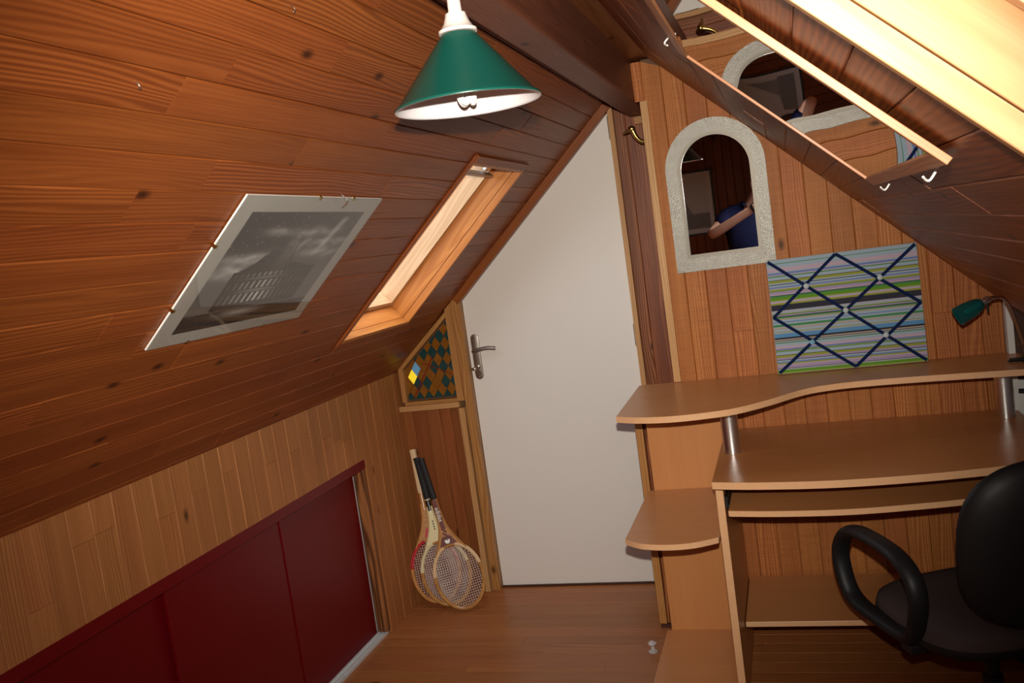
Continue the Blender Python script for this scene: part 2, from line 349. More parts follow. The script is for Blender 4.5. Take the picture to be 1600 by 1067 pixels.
def roof_window(name, O, yv, nv, win, bar, lin='lining'):
    """lining boards, sash, pane and control bar of a roof window; local x = along the roof, y = slope, z = into the room"""
    a0, a1, b0, b1 = win[2], win[3], win[0], win[1]
    F = axes(O, (0, 1, 0), yv, nv); root = struct(name); t = .017
    def board(nm, x0, x1, y0, y1, z0, z1, mat, long):
        c = Vector(((x0 + x1) / 2, (y0 + y1) / 2, (z0 + z1) / 2)); d = Vector((x1 - x0, y1 - y0, z1 - z0)) / 2
        if long == 'x': Q = axes(c, (1, 0, 0), (0, 1, 0), (0, 0, 1)); s = d
        else: Q = axes(c, (0, 1, 0), (-1, 0, 0), (0, 0, 1)); s = Vector((d.y, d.x, d.z))
        return MB().box(-s.x, s.x, -s.y, s.y, -s.z, s.z, .0015).build(nm, mat, root, F @ Q)
    for z0, z1, nm, g in ((-.022, .007, 'front_lining', .0), (-.170, -.024, 'lining_board', -.001)):
        board(nm, a0, a0 + t + g, b0, b1, z0, z1, M[lin], 'y'); board(nm, a1 - t - g, a1, b0, b1, z0, z1, M[lin], 'y')
        board(nm, a0 + t, a1 - t, b0, b0 + t + g, z0, z1, M[lin], 'x'); board(nm, a0 + t, a1 - t, b1 - t - g, b1, z0, z1, M[lin], 'x')
    e = t + .0; f = t + .022
    board('sash_stile', a0 + e, a0 + f, b0 + e, b1 - e, -.155, -.092, M['sash'], 'y'); board('sash_stile', a1 - f, a1 - e, b0 + e, b1 - e, -.155, -.092, M['sash'], 'y')
    board('sash_rail', a0 + f, a1 - f, b0 + e, b0 + f, -.155, -.092, M['sash'], 'x'); board('sash_rail', a0 + f, a1 - f, b1 - f, b1 - e, -.155, -.092, M['sash'], 'x')
    MB().box(a0 + f - .003, a1 - f + .003, b0 + f - .003, b1 - f + .003, -.146, -.142).build('pane', M['glass'], root, F)
    if bar is not None:
        h = MB(); s0, s1 = sorted((bar, bar - math.copysign(.012, bar - (b0 + b1) / 2)))
        h.box(a0 + f + .02, a1 - f - .002, s0, s1, -.092, -.066, .002)
        h.build('control_bar', M['steel'], root, F)
        c = MB(); c.box(a1 - .115, a1 - .06, bar + .004, bar + .035, -.098, -.086, .002); c.build('bar_bracket', M['alu'], root, F)
    portal(name + '_portal', F @ Matrix.Translation(((a0 + a1) / 2, (b0 + b1) / 2, -.165)) @ Matrix.Rotation(math.pi, 4, 'X'), a1 - a0, b1 - b0)
    return root, F, board
w1, F1, bd1 = roof_window('window_1', OL, yl, nl, WL, .492)
bd1('head_batten', WL[2], WL[3], WL[1] - .004, WL[1] + .024, 0.0, .012, M['roof'], 'x')
bd1('side_batten', WL[2] - .012, WL[2] + .000, WL[0] - .03, WL[1] + .02, 0.0, .009, M['roof'], 'y')
w2, F2, bd2 = roof_window('window_2', OR, yr, nr, WR, None, 'lining2')
# flat board and ridge beam
tr = struct('trim_1')
plank(tr, 'plank', (-.400, 0, 2.164 + T), (0, 1, 0), (-1, 0, 0), .075, (YB,) * 2, (1.9,) * 2, T, M['beam'])
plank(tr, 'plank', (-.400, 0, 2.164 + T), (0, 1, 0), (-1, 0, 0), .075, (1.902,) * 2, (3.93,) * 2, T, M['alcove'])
MB().box(-.62, -.36, YB, 3.95, 2.21, 2.25).build('ridge_closing_board', M['backing'], tr)
rb = struct('trim_2')
bm_ = MB(); bm_.box((YB - 3.93) / 2, (3.93 - YB) / 2, -.046, .046, -.085, .085, .006)
bm_.build('ridge_beam', M['beam'], rb, axes((-.519, (YB + 3.93) / 2, 2.112), (0, 1, 0), (-1, 0, 0), (0, 0, 1)))
# ------------------------------------------------------------------ floor
fl_ = struct('floor')
MB().box(-2.0, 1.1, YB - .1, 4.05, -.08, -T - .0005).build('subfloor', M['backing'], fl_)
y = 3.93; rows = []
for d in (.105, .118, .115, .124): rows.append((y - d, y)); y -= d
rows.append((3.446, y)); y = 3.446
while y > YB: rows.append((y - .0735, y)); y -= .0735
for (a, e) in rows:
    q = splits(-1.9, 1.05, .45, 1.4)
    for i in range(len(q) - 1):
        plank(fl_, 'floor_board', (0, a, -T + random.uniform(-.0008, .0)), (1, 0, 0), (0, 1, 0), e - a, (q[i] + .0004,) * 2, (q[i + 1] - .0004,) * 2, T, M['floor'], g=.0003, c=.0010)
# ------------------------------------------------------------------ knee wall on the left with the opening of the sliding panels
kw = struct('wall_left')
MB().box(XL - .20, XL - .16, YB, 3.93, -.05, 1.12).build('backing_board', M['backing'], kw)
for q in ((YB, 3.433, .768, 1.058), (YB, 1.40, 0, .7675), (3.4335, 3.93, 0, 1.058)):
    MB().box(XL - .16, XL - T - .0005, *q).build('wall_core', M['backing'], kw)
P = .0815; yy = 3.90
while yy > YB:
    a = max(yy - P, YB); low = .766 if 1.40 < yy - P / 2 < 3.44 else 0.0
    if a < 3.433 < yy and low == 0: a = 3.433
    W = yy - a
    j = [low, 1.062]
    if random.random() < .25: j = [low, low + random.uniform(.08, .22) if low else random.uniform(.3, .8), 1.062]
    for q0, q1 in zip(j, j[1:]):
        plank(kw, 'plank', (XL - T, yy, 0), (0, 0, 1), (0, -1, 0), W, (q0 + .0004,) * 2, (q1 - .0004,) * 2, T + random.uniform(-.001, .0005), M['knee'])
    yy = a
# cut-off post at the end of the opening
rough = MB(); rough.box(-.372, .372, -.014, .014, -.022, .022, .004)
for v in rough.b.verts: v.co += Vector((0, .004, .003)) * noise.noise(v.co * 9)
rough.build('opening_post', M['post'], kw, axes((XL - .026, 3.418, .384), (0, 0, 1), (0, -1, 0), (1, 0, 0)))
hr = MB(); hr.box(-1.015, 1.015, -.020, .020, -.02, .012, .002)
hr.build('head_rail', M['red'], kw, axes((XL - .014, 3.432 - 1.015, .746), (0, 1, 0), (0, 0, 1), (1, 0, 0)))
ra = MB(); ra.box(XL - .075, XL - .012, 1.405, 3.425, 0, .004); 
for xx in (XL - .074, XL - .052, XL - .030, XL - .014): ra.box(xx, xx + .003, 1.405, 3.425, .004, .013)
ra.build('floor_track', M['track'], kw)
def panel(label, y0, y1, x, name='sliding_panel'):
    t = thing(name, label, 'sliding door', (x, (y0 + y1) / 2, .006), 0, 'red sliding panels of the low cupboard')
    h = (y1 - y0) / 2
    MB().box(-.012, 0, -h, h, .008, .724, .0015).build('panel_board', M['red'], t)
    return t, h
p1, h = panel('dark red sliding panel next to the wooden post at the end of the cupboard', 2.765, 3.402, XL - .052)
MB().box(-.008, .001, h - .006, h + .0005, .012, .724).build('edge_strip', M['track'], p1)
p2, h = panel('dark red sliding panel in the middle, overlapping the one by the wooden post', 2.140, 2.785, XL - .034)
MB().box(.0, .004, h - .014, h, .01, .724, .0008).build('edge_strip', M['red'], p2)
p3, h = panel('dark red sliding panel nearest the viewer, at the cut-off corner', 1.405, 2.160, XL - .052)
# ------------------------------------------------------------------ door wall: partition, coloured window, frame, door, alcove boards
dw = struct('wall_back')
MB().box(-2.0, 1.1, 3.955, 4.0, -.05, 2.3).build('backing_board', M['backing'], dw)
xs = [-1.79, -1.735, -1.668, -1.600, -1.545, -1.487]
for a, e in zip(xs, xs[1:]):
    jj = [0, .875] if a < -1.68 or a > -1.56 else [0, .30, .875]
    for q0, q1 in zip(jj, jj[1:]):
        plank(dw, 'plank', (e, 3.89 + T, 0), (0, 0, 1), (-1, 0, 0), e - a, (q0,) * 2, (q1 - .0004,) * 2, T, M['partition'])
MB().box(-1.80, -1.48, 3.915, 3.955, 0, 1.34).build('partition_core', M['backing'], dw)
for a, e in ((-.632, -.586), (-.586, -.512), (-.512, -.436), (-.436, -.36)):
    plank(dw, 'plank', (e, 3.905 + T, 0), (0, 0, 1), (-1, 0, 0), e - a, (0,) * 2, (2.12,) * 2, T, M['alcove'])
MB().box(-.045, .045, -.016, .016, -.012, .012, .002).build('header_block', M['ochre'], dw, axes((-.50, 3.893, 2.008), (1, 0, 0), (0, 0, 1), (0, -1, 0)))
def strip(parent, name, x, z0, z1a, z1b, wd, y0, y1, mat):
    """upright strip, its top cut from z1a (left) to z1b (right)"""
    zc = z0; b = MB(); pts = [(0, -wd / 2), (z1a - zc, -wd / 2), (z1b - zc, wd / 2), (0, wd / 2)]
    b.prism(pts, 2, 0, y1 - y0)
    return b.build(name, mat, parent, axes((x, y1, zc), (0, 0, 1), (1, 0, 0), (0, -1, 0)))
t3 = struct('trim_3')       # frame of the door
strip(t3, 'door_jamb', -1.441, 0, zl(-1.460), zl(-1.422), .038, 3.870, 3.955, M['ochre'])
strip(t3, 'door_jamb', -.642, 0, 2.10, 2.105, .021, 3.885, 3.955, M['trim'])
LT = math.hypot(.80, .80 * .93)
MB().box(-LT / 2, LT / 2, -.017, .017, 0, .06, .002).build('rake_trim', M['roof'], t3, axes(Vector((-1.052, 3.868, zl(-1.052))) - Vector((-.93, 0, 1)) / NL * .016, Vector((1, 0, .93)) / NL, (0, 1, 0), Vector((-.93, 0, 1)) / NL * 1.0) @ Matrix.Rotation(math.pi / 2, 4, 'X') @ Matrix.Translation((0, 0, -.06)))
t4 = struct('trim_4')       # posts and sill of the partition beside the door
strip(t4, 'partition_post', -1.478, 0, .872, .872, .026, 3.852, 3.905, M['trim'])
strip(t4, 'partition_post', -1.476, .905, zl(-1.492) - .004, zl(-1.460) - .004, .032, 3.856, 3.905, M['ochre'])
MB().box(-.155, .155, -.013, .013, -.02, .02, .002).build('sill', M['trim'], t4, axes((-1.640, 3.870, .889), (1, 0, 0), (0, 0, 1), (0, -1, 0)))
MB().box(-.45, .45, -.004, .004, -.012, .012).build('threshold', M['dark'], t4, axes((-1.05, 3.91, .0045), (1, 0, 0), (0, 0, 1), (0, -1, 0)))
# coloured glass window
def clip(poly, hull):
    out = poly
    for i in range(len(hull)):
        a, b = hull[i], hull[(i + 1) % len(hull)]; cur = out; out = []
        side = lambda p: (b[0] - a[0]) * (p[1] - a[1]) - (b[1] - a[1]) * (p[0] - a[0])
        for j in range(len(cur)):
            p, q = cur[j], cur[(j + 1) % len(cur)]; sp, sq = side(p), side(q)
            if sp >= 0: out.append(p)
            if (sp >= 0) != (sq >= 0):
                t = sp / (sp - sq); out.append((p[0] + (q[0] - p[0]) * t, p[1] + (q[1] - p[1]) * t))
        if not out: return []
    return out
w3 = struct('window_3')
hull = [(-1.748, .925), (-1.496, .925), (-1.496, 1.283), (-1.748, 1.062)]
MB().prism(hull, 1, 3.902, 3.9055).build('came', M['lead'], w3)
dx, dz = .046, .070
for i in range(-2, 9):
    for j in range(-2, 12):
        for k in (0, 1):
            cx = -1.735 + i * dx + (dx / 2 if k else 0); cz = .925 + j * dz + (dz / 2 if k else 0)
            d = [(cx - dx * .485, cz), (cx, cz - dz * .485), (cx + dx * .485, cz), (cx, cz + dz * .485)]
            p = clip(d, hull)
            if len(p) < 3: continue
            ar = abs(sum(p[n][0] * p[(n + 1) % len(p)][1] - p[(n + 1) % len(p)][0] * p[n][1] for n in range(len(p)))) / 2
            if ar < 1.2e-4: continue
            m = M['amberp'] if k else M['tealp']
            if (i, j, k) == (0, 0, 1) or (i, j, k) == (0, 1, 1): m = M['amberp']
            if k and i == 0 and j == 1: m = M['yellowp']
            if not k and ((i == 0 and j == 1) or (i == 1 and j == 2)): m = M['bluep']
            if not k and random.random() < .10: m = M['amberp']
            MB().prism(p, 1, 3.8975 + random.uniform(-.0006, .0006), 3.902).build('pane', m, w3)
rl = MB(); rl.tube([(-1.715, 3.8965, .935), (-1.600, 3.8965, 1.115)], .0025, 6).tube([(-1.655, 3.8965, 1.09), (-1.500, 3.8965, 1.02)], .0018, 6)
rl.build('red_strip', M['redc'], w3)  # two thin red strips across the panes
def rail(a, b, wd, y0, y1, mat, nm, par):
    a = Vector((a[0], 0, a[1])); b = Vector((b[0], 0, b[1])); d = (b - a).normalized(); L = (b - a).length; n = Vector((0, -1, 0)); v = n.cross(d)
    return MB().box(-L / 2, L / 2, -wd / 2, wd / 2, 0, y1 - y0, .0015).build(nm, mat, par, axes((a + b) / 2 + Vector((0, y1, 0)), d, v, n))
rail((-1.760, .906), (-1.490, .906), .022, 3.872, 3.905, M['ochre'], 'frame_rail', w3)
rail((-1.758, .917), (-1.758, 1.076), .022, 3.870, 3.905, M['ochre'], 'frame_rail', w3)
rail((-1.762, 1.070), (-1.482, 1.316), .020, 3.871, 3.905, M['ochre'], 'frame_rail', w3)
# the door
d1 = struct('door_1')
X0, X1 = -1.4205, -.6535
MB().prism([(X0, .005), (X1, .005), (X1, zl(X1) - .036), (X0, zl(X0) - .036)], 1, 3.908, 3.948, .0015).build('door_leaf', M['white'], d1)
MB().box(-.38, .38, 0, .02, 0, .0045).build('door_gap_shade', M['blackp'], d1, Matrix.Translation((-1.037, 3.914, .0003)))  # black strip standing in for the shade under the door
hp = MB(); pts = []
for k in range(13): a = math.pi * k / 12; pts.append((.019 * math.cos(a), .085 + .019 * math.sin(a)))
for k in range(13): a = math.pi + math.pi * k / 12; pts.append((.019 * math.cos(a), -.085 + .019 * math.sin(a)))
hp.prism(pts, 1, 0, .007, .0015)
plate = hp.build('handle_plate', M['steel'], d1, Matrix.Translation((-1.385, 3.901, 1.092)), True)
lv = MB(); lv.tube(smoothpath([(0, 0, .030), (0, -.022, .030), (.004, -.047, .031), (.03, -.052, .037), (.07, -.052, .041), (.110, -.050, .036)], 6), [.0085] * 31, 10)
lv.build('lever', M['steel'], plate, None, True)
ky = MB(); ky.tube([(0, 0, -.045), (0, -.016, -.045)], .006, 10); ky.ball((-.014, -.022, -.052), .010, (1.2, .6, .8)); ky.tube([(0, -.012, -.046), (-.014, -.022, -.052)], .004, 8); ky.ball((.006, -.004, -.062), .005)
ky.build('thumb_turn', M['chrome'], plate, None, True)
sc_ = MB(); sc_.ball((0, 0, .092), .004).ball((0, 0, -.092), .004); sc_.build('plate_screw', M['chrome'], plate, None, True)
for z in (2.00, 1.115, .28):
    hb = MB(); hb.tube([(0, 0, -.045), (0, 0, .045)], .0065, 10); hb.tube([(0, 0, -.050), (0, 0, -.046)], .005, 8); hb.tube([(0, 0, .046), (0, 0, .050)], .005, 8)
    hb.build('hinge', M['steel'], d1, Matrix.Translation((-.6525, 3.899, z)), True)
# ------------------------------------------------------------------ gable wall behind the desk
gw = struct('wall_far')
gw['label'] = 'boarded gable wall behind the desk'
g = MB(); g.prism([(-.435, 0), (.683, 0), (.683, zr(.683) + .01), (-.40, 2.17), (-.435, 2.17)], 1, YW + T + .0005, 3.895); g.build('backing_board', M['backing'], gw)
k = -6; P = .0755
while True:
    a = max(-.438, .0095 + P * k); e = min(.682, .0095 + P * (k + 1)); k += 1
    if a >= .68: break
    if e - a < .005: continue
    top = lambda x: min(zr(x), 2.164)
    js = [0, None]
    if random.random() < .5: js = [0, random.uniform(.5, 1.5) if random.random() < .4 else random.uniform(.80, .96), None]
    for q0, q1 in zip(js, js[1:]):
        e1 = (top(e), top(a)) if q1 is None else (q1, q1)
        if q1 is None and min(e1) - q0 < .05: continue
        plank(gw, 'plank', (e, YW + T, 0), (0, 0, 1), (-1, 0, 0), e - a, (q0 + .0005,) * 2, (e1[0] - .0005, e1[1] - .0005), T + random.uniform(-.0008, .0004), M['wall'], c=.0028)
plank(gw, 'plank', (-.437, YW + T - .003, 0), (0, 0, 1), (-1, 0, 0), .036, (2.022,) * 2, (2.163,) * 2, T, M['wall'])
# lower, wider part behind the open shelves
for a, e in ((-.595, -.520), (-.520, -.438)):
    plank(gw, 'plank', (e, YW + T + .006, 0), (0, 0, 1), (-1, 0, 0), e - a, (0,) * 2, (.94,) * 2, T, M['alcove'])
MB().box(-.60, -.436, YW + T + .008, YW + .06, 0, .94).build('wall_core', M['backing'], gw)
t5 = struct('trim_5')
strip(t5, 'corner_trim', -.440, .972, 2.02, 2.02, .026, YW - .012, YW + .045, M['trim'])
strip(t5, 'corner_trim', -.609, .018, .895, .895, .028, YW - .010, YW + .055, M['ochre'])
MB().box(-.022, .022, -.007, .007, 0, .07).build('corner_foot', M['dark'], t5, Matrix.Translation((-.598, YW + .02, .008)) @ Matrix.Rotation(-math.pi / 2, 4, 'X') @ Matrix.Translation((0, 0, -.03)))
# right end: white edge, dark board, low white wall
t6 = struct('trim_6')
MB().prism([(.683, .0), (.703, .0), (.703, zr(.703)), (.683, zr(.683))], 1, YW - .035, YW + .03).build('white_edge', M['whitewall'], t6)
MB().prism([(.704, .878), (1.0, .85), (1.0, zr(1.0) + .01), (.704, zr(.704) - .002)], 1, YW - .028, YW + .0).build('dark_board', M['dark'], t6)
rw = struct('wall_right')
MB().box(.703, 1.0, YW + .0005, YW + .03, 0, .90).box(.985, 1.02, YB, YW, 0, .84).build('white_boarding', M['whitewall'], rw)
wr = struct('wall_rear')
MB().prism([(-1.99, 0), (1.05, 0), (1.05, zr(1.05)), (-.46, 2.23), (-.52, 2.23), (-1.99, zl(-1.99))], 1, YB - .06, YB - T - .0005).build('backing_board', M['backing'], wr)
xx = -1.79
while xx < 1.02:
    e = min(xx + .0755, 1.02); tp = lambda x: min(zl(x), zr(x), 2.2)
    plank(wr, 'plank', (xx, YB - T, 0), (0, 0, 1), (1, 0, 0), e - xx, (0, 0), (tp(xx), tp(e)), T, M['roof'], c=.0045); xx = e
# low white unit at the right of the desk
cb = thing('white_cabinet', 'low white cabinet whose pale top shows right of the desk', 'cabinet', (.86, 3.19, 0))
MB().box(-.13, .115, -.22, .22, 0.0, .745, .002).build('carcass', M['whitewall'], cb); MB().box(-.135, .118, -.235, .225, .745, .765, .002).build('cabinet_top', M['whitewall'], cb)
MB().box(-.125, .11, -.236, -.2205, .04, .735, .002).build('cabinet_door', M['whitewall'], cb); 
kb = MB(); kb.ball((-.09, -.245, .60), .012); kb.build('door_knob', M['steel'], cb, None, True)
cbl = MB(); cbl.tube(smoothpath([(.700, 3.405, .842), (.76, 3.40, .838), (.83, 3.405, .842), (.93, 3.41, .835), (.975, 3.42, .80)], 8), .008, 10)
tag(cbl.build('power_cable', M['blackp'], None, None, True), 'black cable running along the white wall above the low cabinet', 'cable')
# ------------------------------------------------------------------ desk
dk = thing('computer_desk', 'beech laminate computer desk with raised shelf and open side shelves', 'desk', (0, 0, 0))
def sheet(name, outline, z0, z1, grain='x', parent=dk, edge=True):
    """board with a beech top and a paler edge band"""
    b = MB(); b.prism(outline, 2, z0, z1, .0012)
    cx = sum(p[0] for p in outline) / len(outline); cy = sum(p[1] for p in outline) / len(outline); cz = (z0 + z1) / 2
    for v in b.b.verts: v.co -= Vector((cx, cy, cz))
    for f in b.b.faces:
        f.normal_update(); f.material_index = 1 if abs(f.normal.z) < .5 else 0
    return b.build(name, [M['beech'], M['edge']], parent, Matrix.Translation((cx, cy, cz)))
def curve2(pts, n=10): return [(p.x, p.y) for p in smoothpath([(a, b, 0) for a, b in pts], n)]
topsh = curve2([(-.580, 2.885), (-.50, 2.842), (-.40, 2.822), (-.30, 2.832), (-.20, 2.868), (-.10, 2.960), (0, 3.078), (.08, 3.125), (.20, 3.146), (.40, 3.138), (.70, 3.105)]) + [(.712, 3.448), (-.588, 3.448)]
sheet('raised_shelf', topsh, .950, .970)
wt = curve2([(-.286, 2.742), (-.15, 2.712), (.05, 2.690), (.25, 2.697), (.45, 2.725), (.70, 2.785)]) + [(.695, 3.448), (-.286, 3.448)]
sheet('worktop', wt, .752, .774)
tray = curve2([(-.252, 2.800), (-.10, 2.775), (.10, 2.763), (.30, 2.785), (.45, 2.815), (.64, 2.875)]) + [(.64, 3.16), (-.252, 3.16)]
sheet('keyboard_tray', tray, .646, .664)
sheet('low_shelf', [(-.258, 3.025), (.655, 3.025), (.655, 3.43), (-.258, 3.43)], .187, .205)
ms = curve2([(-.578, 2.768), (-.52, 2.722), (-.44, 2.703), (-.36, 2.712), (-.287, 2.752)]) + [(-.287, 3.300), (-.578, 3.300)]
sheet('side_shelf', ms, .580, .598)
bs = curve2([(-.572, 2.74), (-.50, 2.715), (-.42, 2.705), (-.35, 2.712), (-.289, 2.74)]) + [(-.289, 3.300), (-.572, 3.300)]
sheet('plinth_shelf', bs, .0, .055)
def upright(name, x0, x1, y0, y1, z0, z1, fr=None):
    b = MB(); L = (z1 - z0) / 2; b.box(-L, L, -(x1 - x0) / 2, (x1 - x0) / 2, -(y1 - y0) / 2, (y1 - y0) / 2, .001)
    for f in b.b.faces:
        f.normal_update()
        if (x1 - x0 < y1 - y0 and abs(f.normal.z) > .5) or (x1 - x0 > y1 - y0 and abs(f.normal.y) > .5): f.material_index = 1
    return b.build(name, [M['beech'], M['edge']], dk, axes(((x0 + x1) / 2, (y0 + y1) / 2, (z0 + z1) / 2), (0, 0, 1), (-1, 0, 0), (0, -1, 0)))
upright('side_panel', -.2855, -.262, 2.815, 3.44, 0, .751)
upright('side_panel', .660, .683, 2.84, 3.40, 0, .751)
upright('back_panel', -.556, -.287, 3.302, 3.320, .0, .949)
for (px_, py_) in ((-.240, 3.085), (.640, 3.325)):
    po = MB(); po.lathe([(.0285, .7745), (.0285, .9495)], 32); po.build('shelf_post', M['alu'], dk, Matrix.Translation((px_, py_, 0)), True)
rn = MB(); rn.box(-.2615, -.253, 2.83, 3.20, .664, .700); rn.box(-.253, -.250, 2.83, 3.20, .667, .675); rn.build('tray_runner', M['blackp'], dk)
rn = MB(); rn.box(.644, .6595, 2.87, 3.20, .664, .700); rn.build('tray_runner', M['blackp'], dk)
# ------------------------------------------------------------------ pendant lamp
lx, ly, rz_ = -.519, 1.610, 1.822
pl = thing('pendant_lamp', 'green cone pendant lamp with white inside hanging from the ridge beam', 'lamp', (lx, ly, rz_))
th = MB(); th.lathe([(.031, .124), (.1275, .0055), (.1325, .0030), (.1342, .0004), (.1335, -.0018)], 64, cap=False); th.build('shade', M['green'], pl, None, True, 60)
th = MB(); th.lathe([(.030, .1225), (.1255, .0040), (.1290, .0008), (.1325, -.0022), (.1336, -.0019)], 64, cap=False); th.build('shade_lining', M['enamel'], pl, None, True, 60)
cp = MB(); cp.lathe([(.001, .1255), (.0345, .1255), (.035, .131), (.031, .133), (.024, .143), (.0195, .156), (.0185, .160), (.0125, .1605), (.0115, .196), (.0075, .199), (.006, .205)], 32); cp.build('cap', M['plastic'], pl, None, True, 40)
co = MB(); co.tube([(0, 0, .200), (0, 0, .204)], .004, 10).tube([(0, 0, .2), (0, 0, 2.026 - rz_)], .0035, 10); co.build('cord', M['plastic'], pl, None, True)
so = MB(); so.lathe([(.019, .124), (.019, .060), (.022, .058), (.022, .040), (.017, .036)], 24); so.build('bulb_holder', M['plastic'], pl, None, True)
bu = MB()
for k in range(3):
    a = k * 2 * math.pi / 3 + .5; c = Vector((math.cos(a), math.sin(a), 0)) * .010; t_ = Vector((-math.sin(a), math.cos(a), 0)) * .0075
    bu.tube(smoothpath([c - t_ + Vector((0, 0, .038)), c - t_ + Vector((0, 0, .012)), c + Vector((0, 0, .002)), c + t_ + Vector((0, 0, .012)), c + t_ + Vector((0, 0, .038))], 6), .0062, 10)
bu.build('bulb', M['bulb'], pl, None, True)
# ------------------------------------------------------------------ clip-framed photograph on the roof slope
def printmesh(name, w_, h_, nx, ny, fn, mat, parent, mw):
    vs = [(w_ * (i / nx - .5), h_ * (j / ny - .5), 0) for j in range(ny + 1) for i in range(nx + 1)]
    fs = [(j * (nx + 1) + i, j * (nx + 1) + i + 1, (j + 1) * (nx + 1) + i + 1, (j + 1) * (nx + 1) + i) for j in range(ny) for i in range(nx)]
    me = bpy.data.meshes.new(name); me.from_pydata(vs, [], fs); me.update()
    ca = me.color_attributes.new('print', 'FLOAT_COLOR', 'POINT'); data = []
    for j in range(ny + 1):
        for i in range(nx + 1):
            c = fn(i / nx, j / ny)
            data += ([c, c, c * .96, 1.0] if not isinstance(c, tuple) else [*c, 1.0])
    ca.data.foreach_set('color', data)
    return link(name, me, mat, parent, mw)
def ss(a, b, x): t = max(0, min(1, (x - a) / (b - a))); return t * t * (3 - 2 * t)
def ruin(u, v):
    """grey night view: clouds, beams of light and a round ruined arcade with lit arches"""
    n = noise.noise
    c = .100 - .045 * ss(.35, .80, v)
    cl = 0
    for (cu, cv, a, b, s) in ((.22, .60, .20, .045, .9), (.12, .50, .16, .05, .8), (.30, .83, .10, .03, .6), (.62, .82, .20, .040, .75), (.80, .63, .18, .05, .7), (.93, .72, .10, .03, .6), (.72, .72, .12, .03, .6)):
        d = ((u - cu) / a) ** 2 + ((v - cv + .03 * n(Vector((u * 6, v * 6, 3)))) / b) ** 2
        cl += 1.5 * s * math.exp(-d * 1.2) * (.65 + .5 * n(Vector((u * 14, v * 22, 1.3))))
    c += .22 * max(0, cl)
    d = abs((u - .80) - (v - .75) * .25) ; c += .16 * math.exp(-(d / .03) ** 2) * ss(.55, .70, v) * (1 - ss(.92, .97, v))
    d = abs((u - .57) - (v - .68) * .5); c += .10 * math.exp(-(d / .03) ** 2) * ss(.60, .66, v) * (1 - ss(.72, .82, v))
    top = .50 + .28 * ss(.18, .50, u) - .24 * ss(.53, .60, u) - .05 * ss(.6, .85, u) + .012 * n(Vector((u * 30, 0, 5)))
    if .16 < u < .86 and v < top and v > .15:
        c = .040 + .022 * (1 - abs(u - .48) * 2)
        if .44 < u < .60: c += .10 * ss(.42, .75, v) * (.6 + .5 * n(Vector((u * 40, v * 30, 2)))) * math.exp(-((u - .52) / .06) ** 2)
        for lo, hi, lit in ((.20, .29, 1.0), (.325, .40, .8), (.44, .47, .45)):
            if lo < v < hi:
                ph = (u * 22) % 1.0
                if .25 < ph < .62: c += lit * .34 * math.exp(-((u - .44) / .13) ** 2) + .02
        if abs(v - .31) < .012 or abs(v - .42) < .010: c += .10 * math.exp(-((u - .45) / .15) ** 2)
    if v < .15: c = .035 + .16 * math.exp(-((u - .42) / .14) ** 2 - ((v - .11) / .03) ** 2) + .01 * n(Vector((u * 10, v * 40, 0)))
    if v > .6 and n(Vector((u * 90, v * 90, 7))) > .62: c += .15
    return max(.015, 1.9 * (c - .035) + .02)
a0, a1, b0, b1 = 1.683, 2.350, -.012, .420
ph = thing('framed_photograph', 'grey photograph of a ruined arcade in a clip frame on the sloping ceiling', 'picture', mw=axes(OL + Vector((0, (a0 + a1) / 2, 0)) + yl * ((b0 + b1) / 2), (0, 1, 0), yl, nl))
pw, phh = a1 - a0, b1 - b0
MB().box(-pw / 2, pw / 2, -phh / 2, phh / 2, .002, .0058).build('backing', M['whitelac'], ph)
MB().box(-pw / 2, pw / 2, -phh / 2, phh / 2, .0060, .0066).build('mat', M['matte'], ph)
printmesh('print', pw - .115, phh - .080, 150, 120, ruin, M['printm'], ph, Matrix.Translation((.002, -.004, .0070)))
MB().box(-pw / 2, pw / 2, -phh / 2, phh / 2, .0074, .0090).build('glass', M['pglass'], ph)
for (x_, y_, d) in ((-.02, phh / 2, 'v'), (.16, phh / 2, 'v'), (-.19, -phh / 2, 'v'), (.14, -phh / 2, 'v'), (-pw / 2, .08, 'h'), (-pw / 2, -.10, 'h'), (pw / 2, .08, 'h')):
    c_ = MB()
    s_ = math.copysign(1, y_ if d == 'v' else x_)
    if d == 'v': c_.box(x_ - .004, x_ + .004, y_ - s_ * .007 if s_ > 0 else y_ - .002, y_ + .002 if s_ > 0 else y_ + .007, .0090, .0099).box(x_ - .004, x_ + .004, y_ if s_ > 0 else y_ - .002, y_ + .002 if s_ > 0 else y_, .001, .0099)
    else: c_.box(x_ - .007 if s_ > 0 else x_ - .002, x_ + .002 if s_ > 0 else x_ + .007, y_ - .004, y_ + .004, .0090, .0099).box(x_ if s_ > 0 else x_ - .002, x_ + .002 if s_ > 0 else x_, y_ - .004, y_ + .004, .001, .0099)
    c_.build('clip', M['brass'], ph)
hk = MB(); hk.tube(smoothpath([(.09, phh / 2 + .006, .001), (.09, phh / 2 + .006, .02), (.092, phh / 2 - .004, .024), (.094, phh / 2 - .020, .020)], 6), .0016, 8)
tag(hk.build('picture_hook', M['chrome'], None, ph.matrix_basis.copy(), True), 'small bright hook holding the top edge of the clip frame', 'hook')
HA, HB = (.817, 1.451), (.619, 1.200)
for nm, (X_, Y_, lab) in {'a': (HA[0], HA[1], 'tiny bare cup hook in the sloping ceiling boards, nearer the green lamp'), 'b': (HB[0], HB[1], 'tiny bare cup hook in the sloping ceiling boards, farther from the green lamp')}.items():
    hb = MB(); hb.tube(smoothpath([(0, 0, -.002), (0, 0, .006), (.003, -.003, .010), (.007, -.006, .009), (.007, -.007, .005)], 5), .0009, 6)
    tag(hb.build('cup_hook', M['steel'], None, axes(OL + yl * X_ + Vector((0, Y_, 0)), (0, 1, 0), yl, nl), True), lab, 'hook')
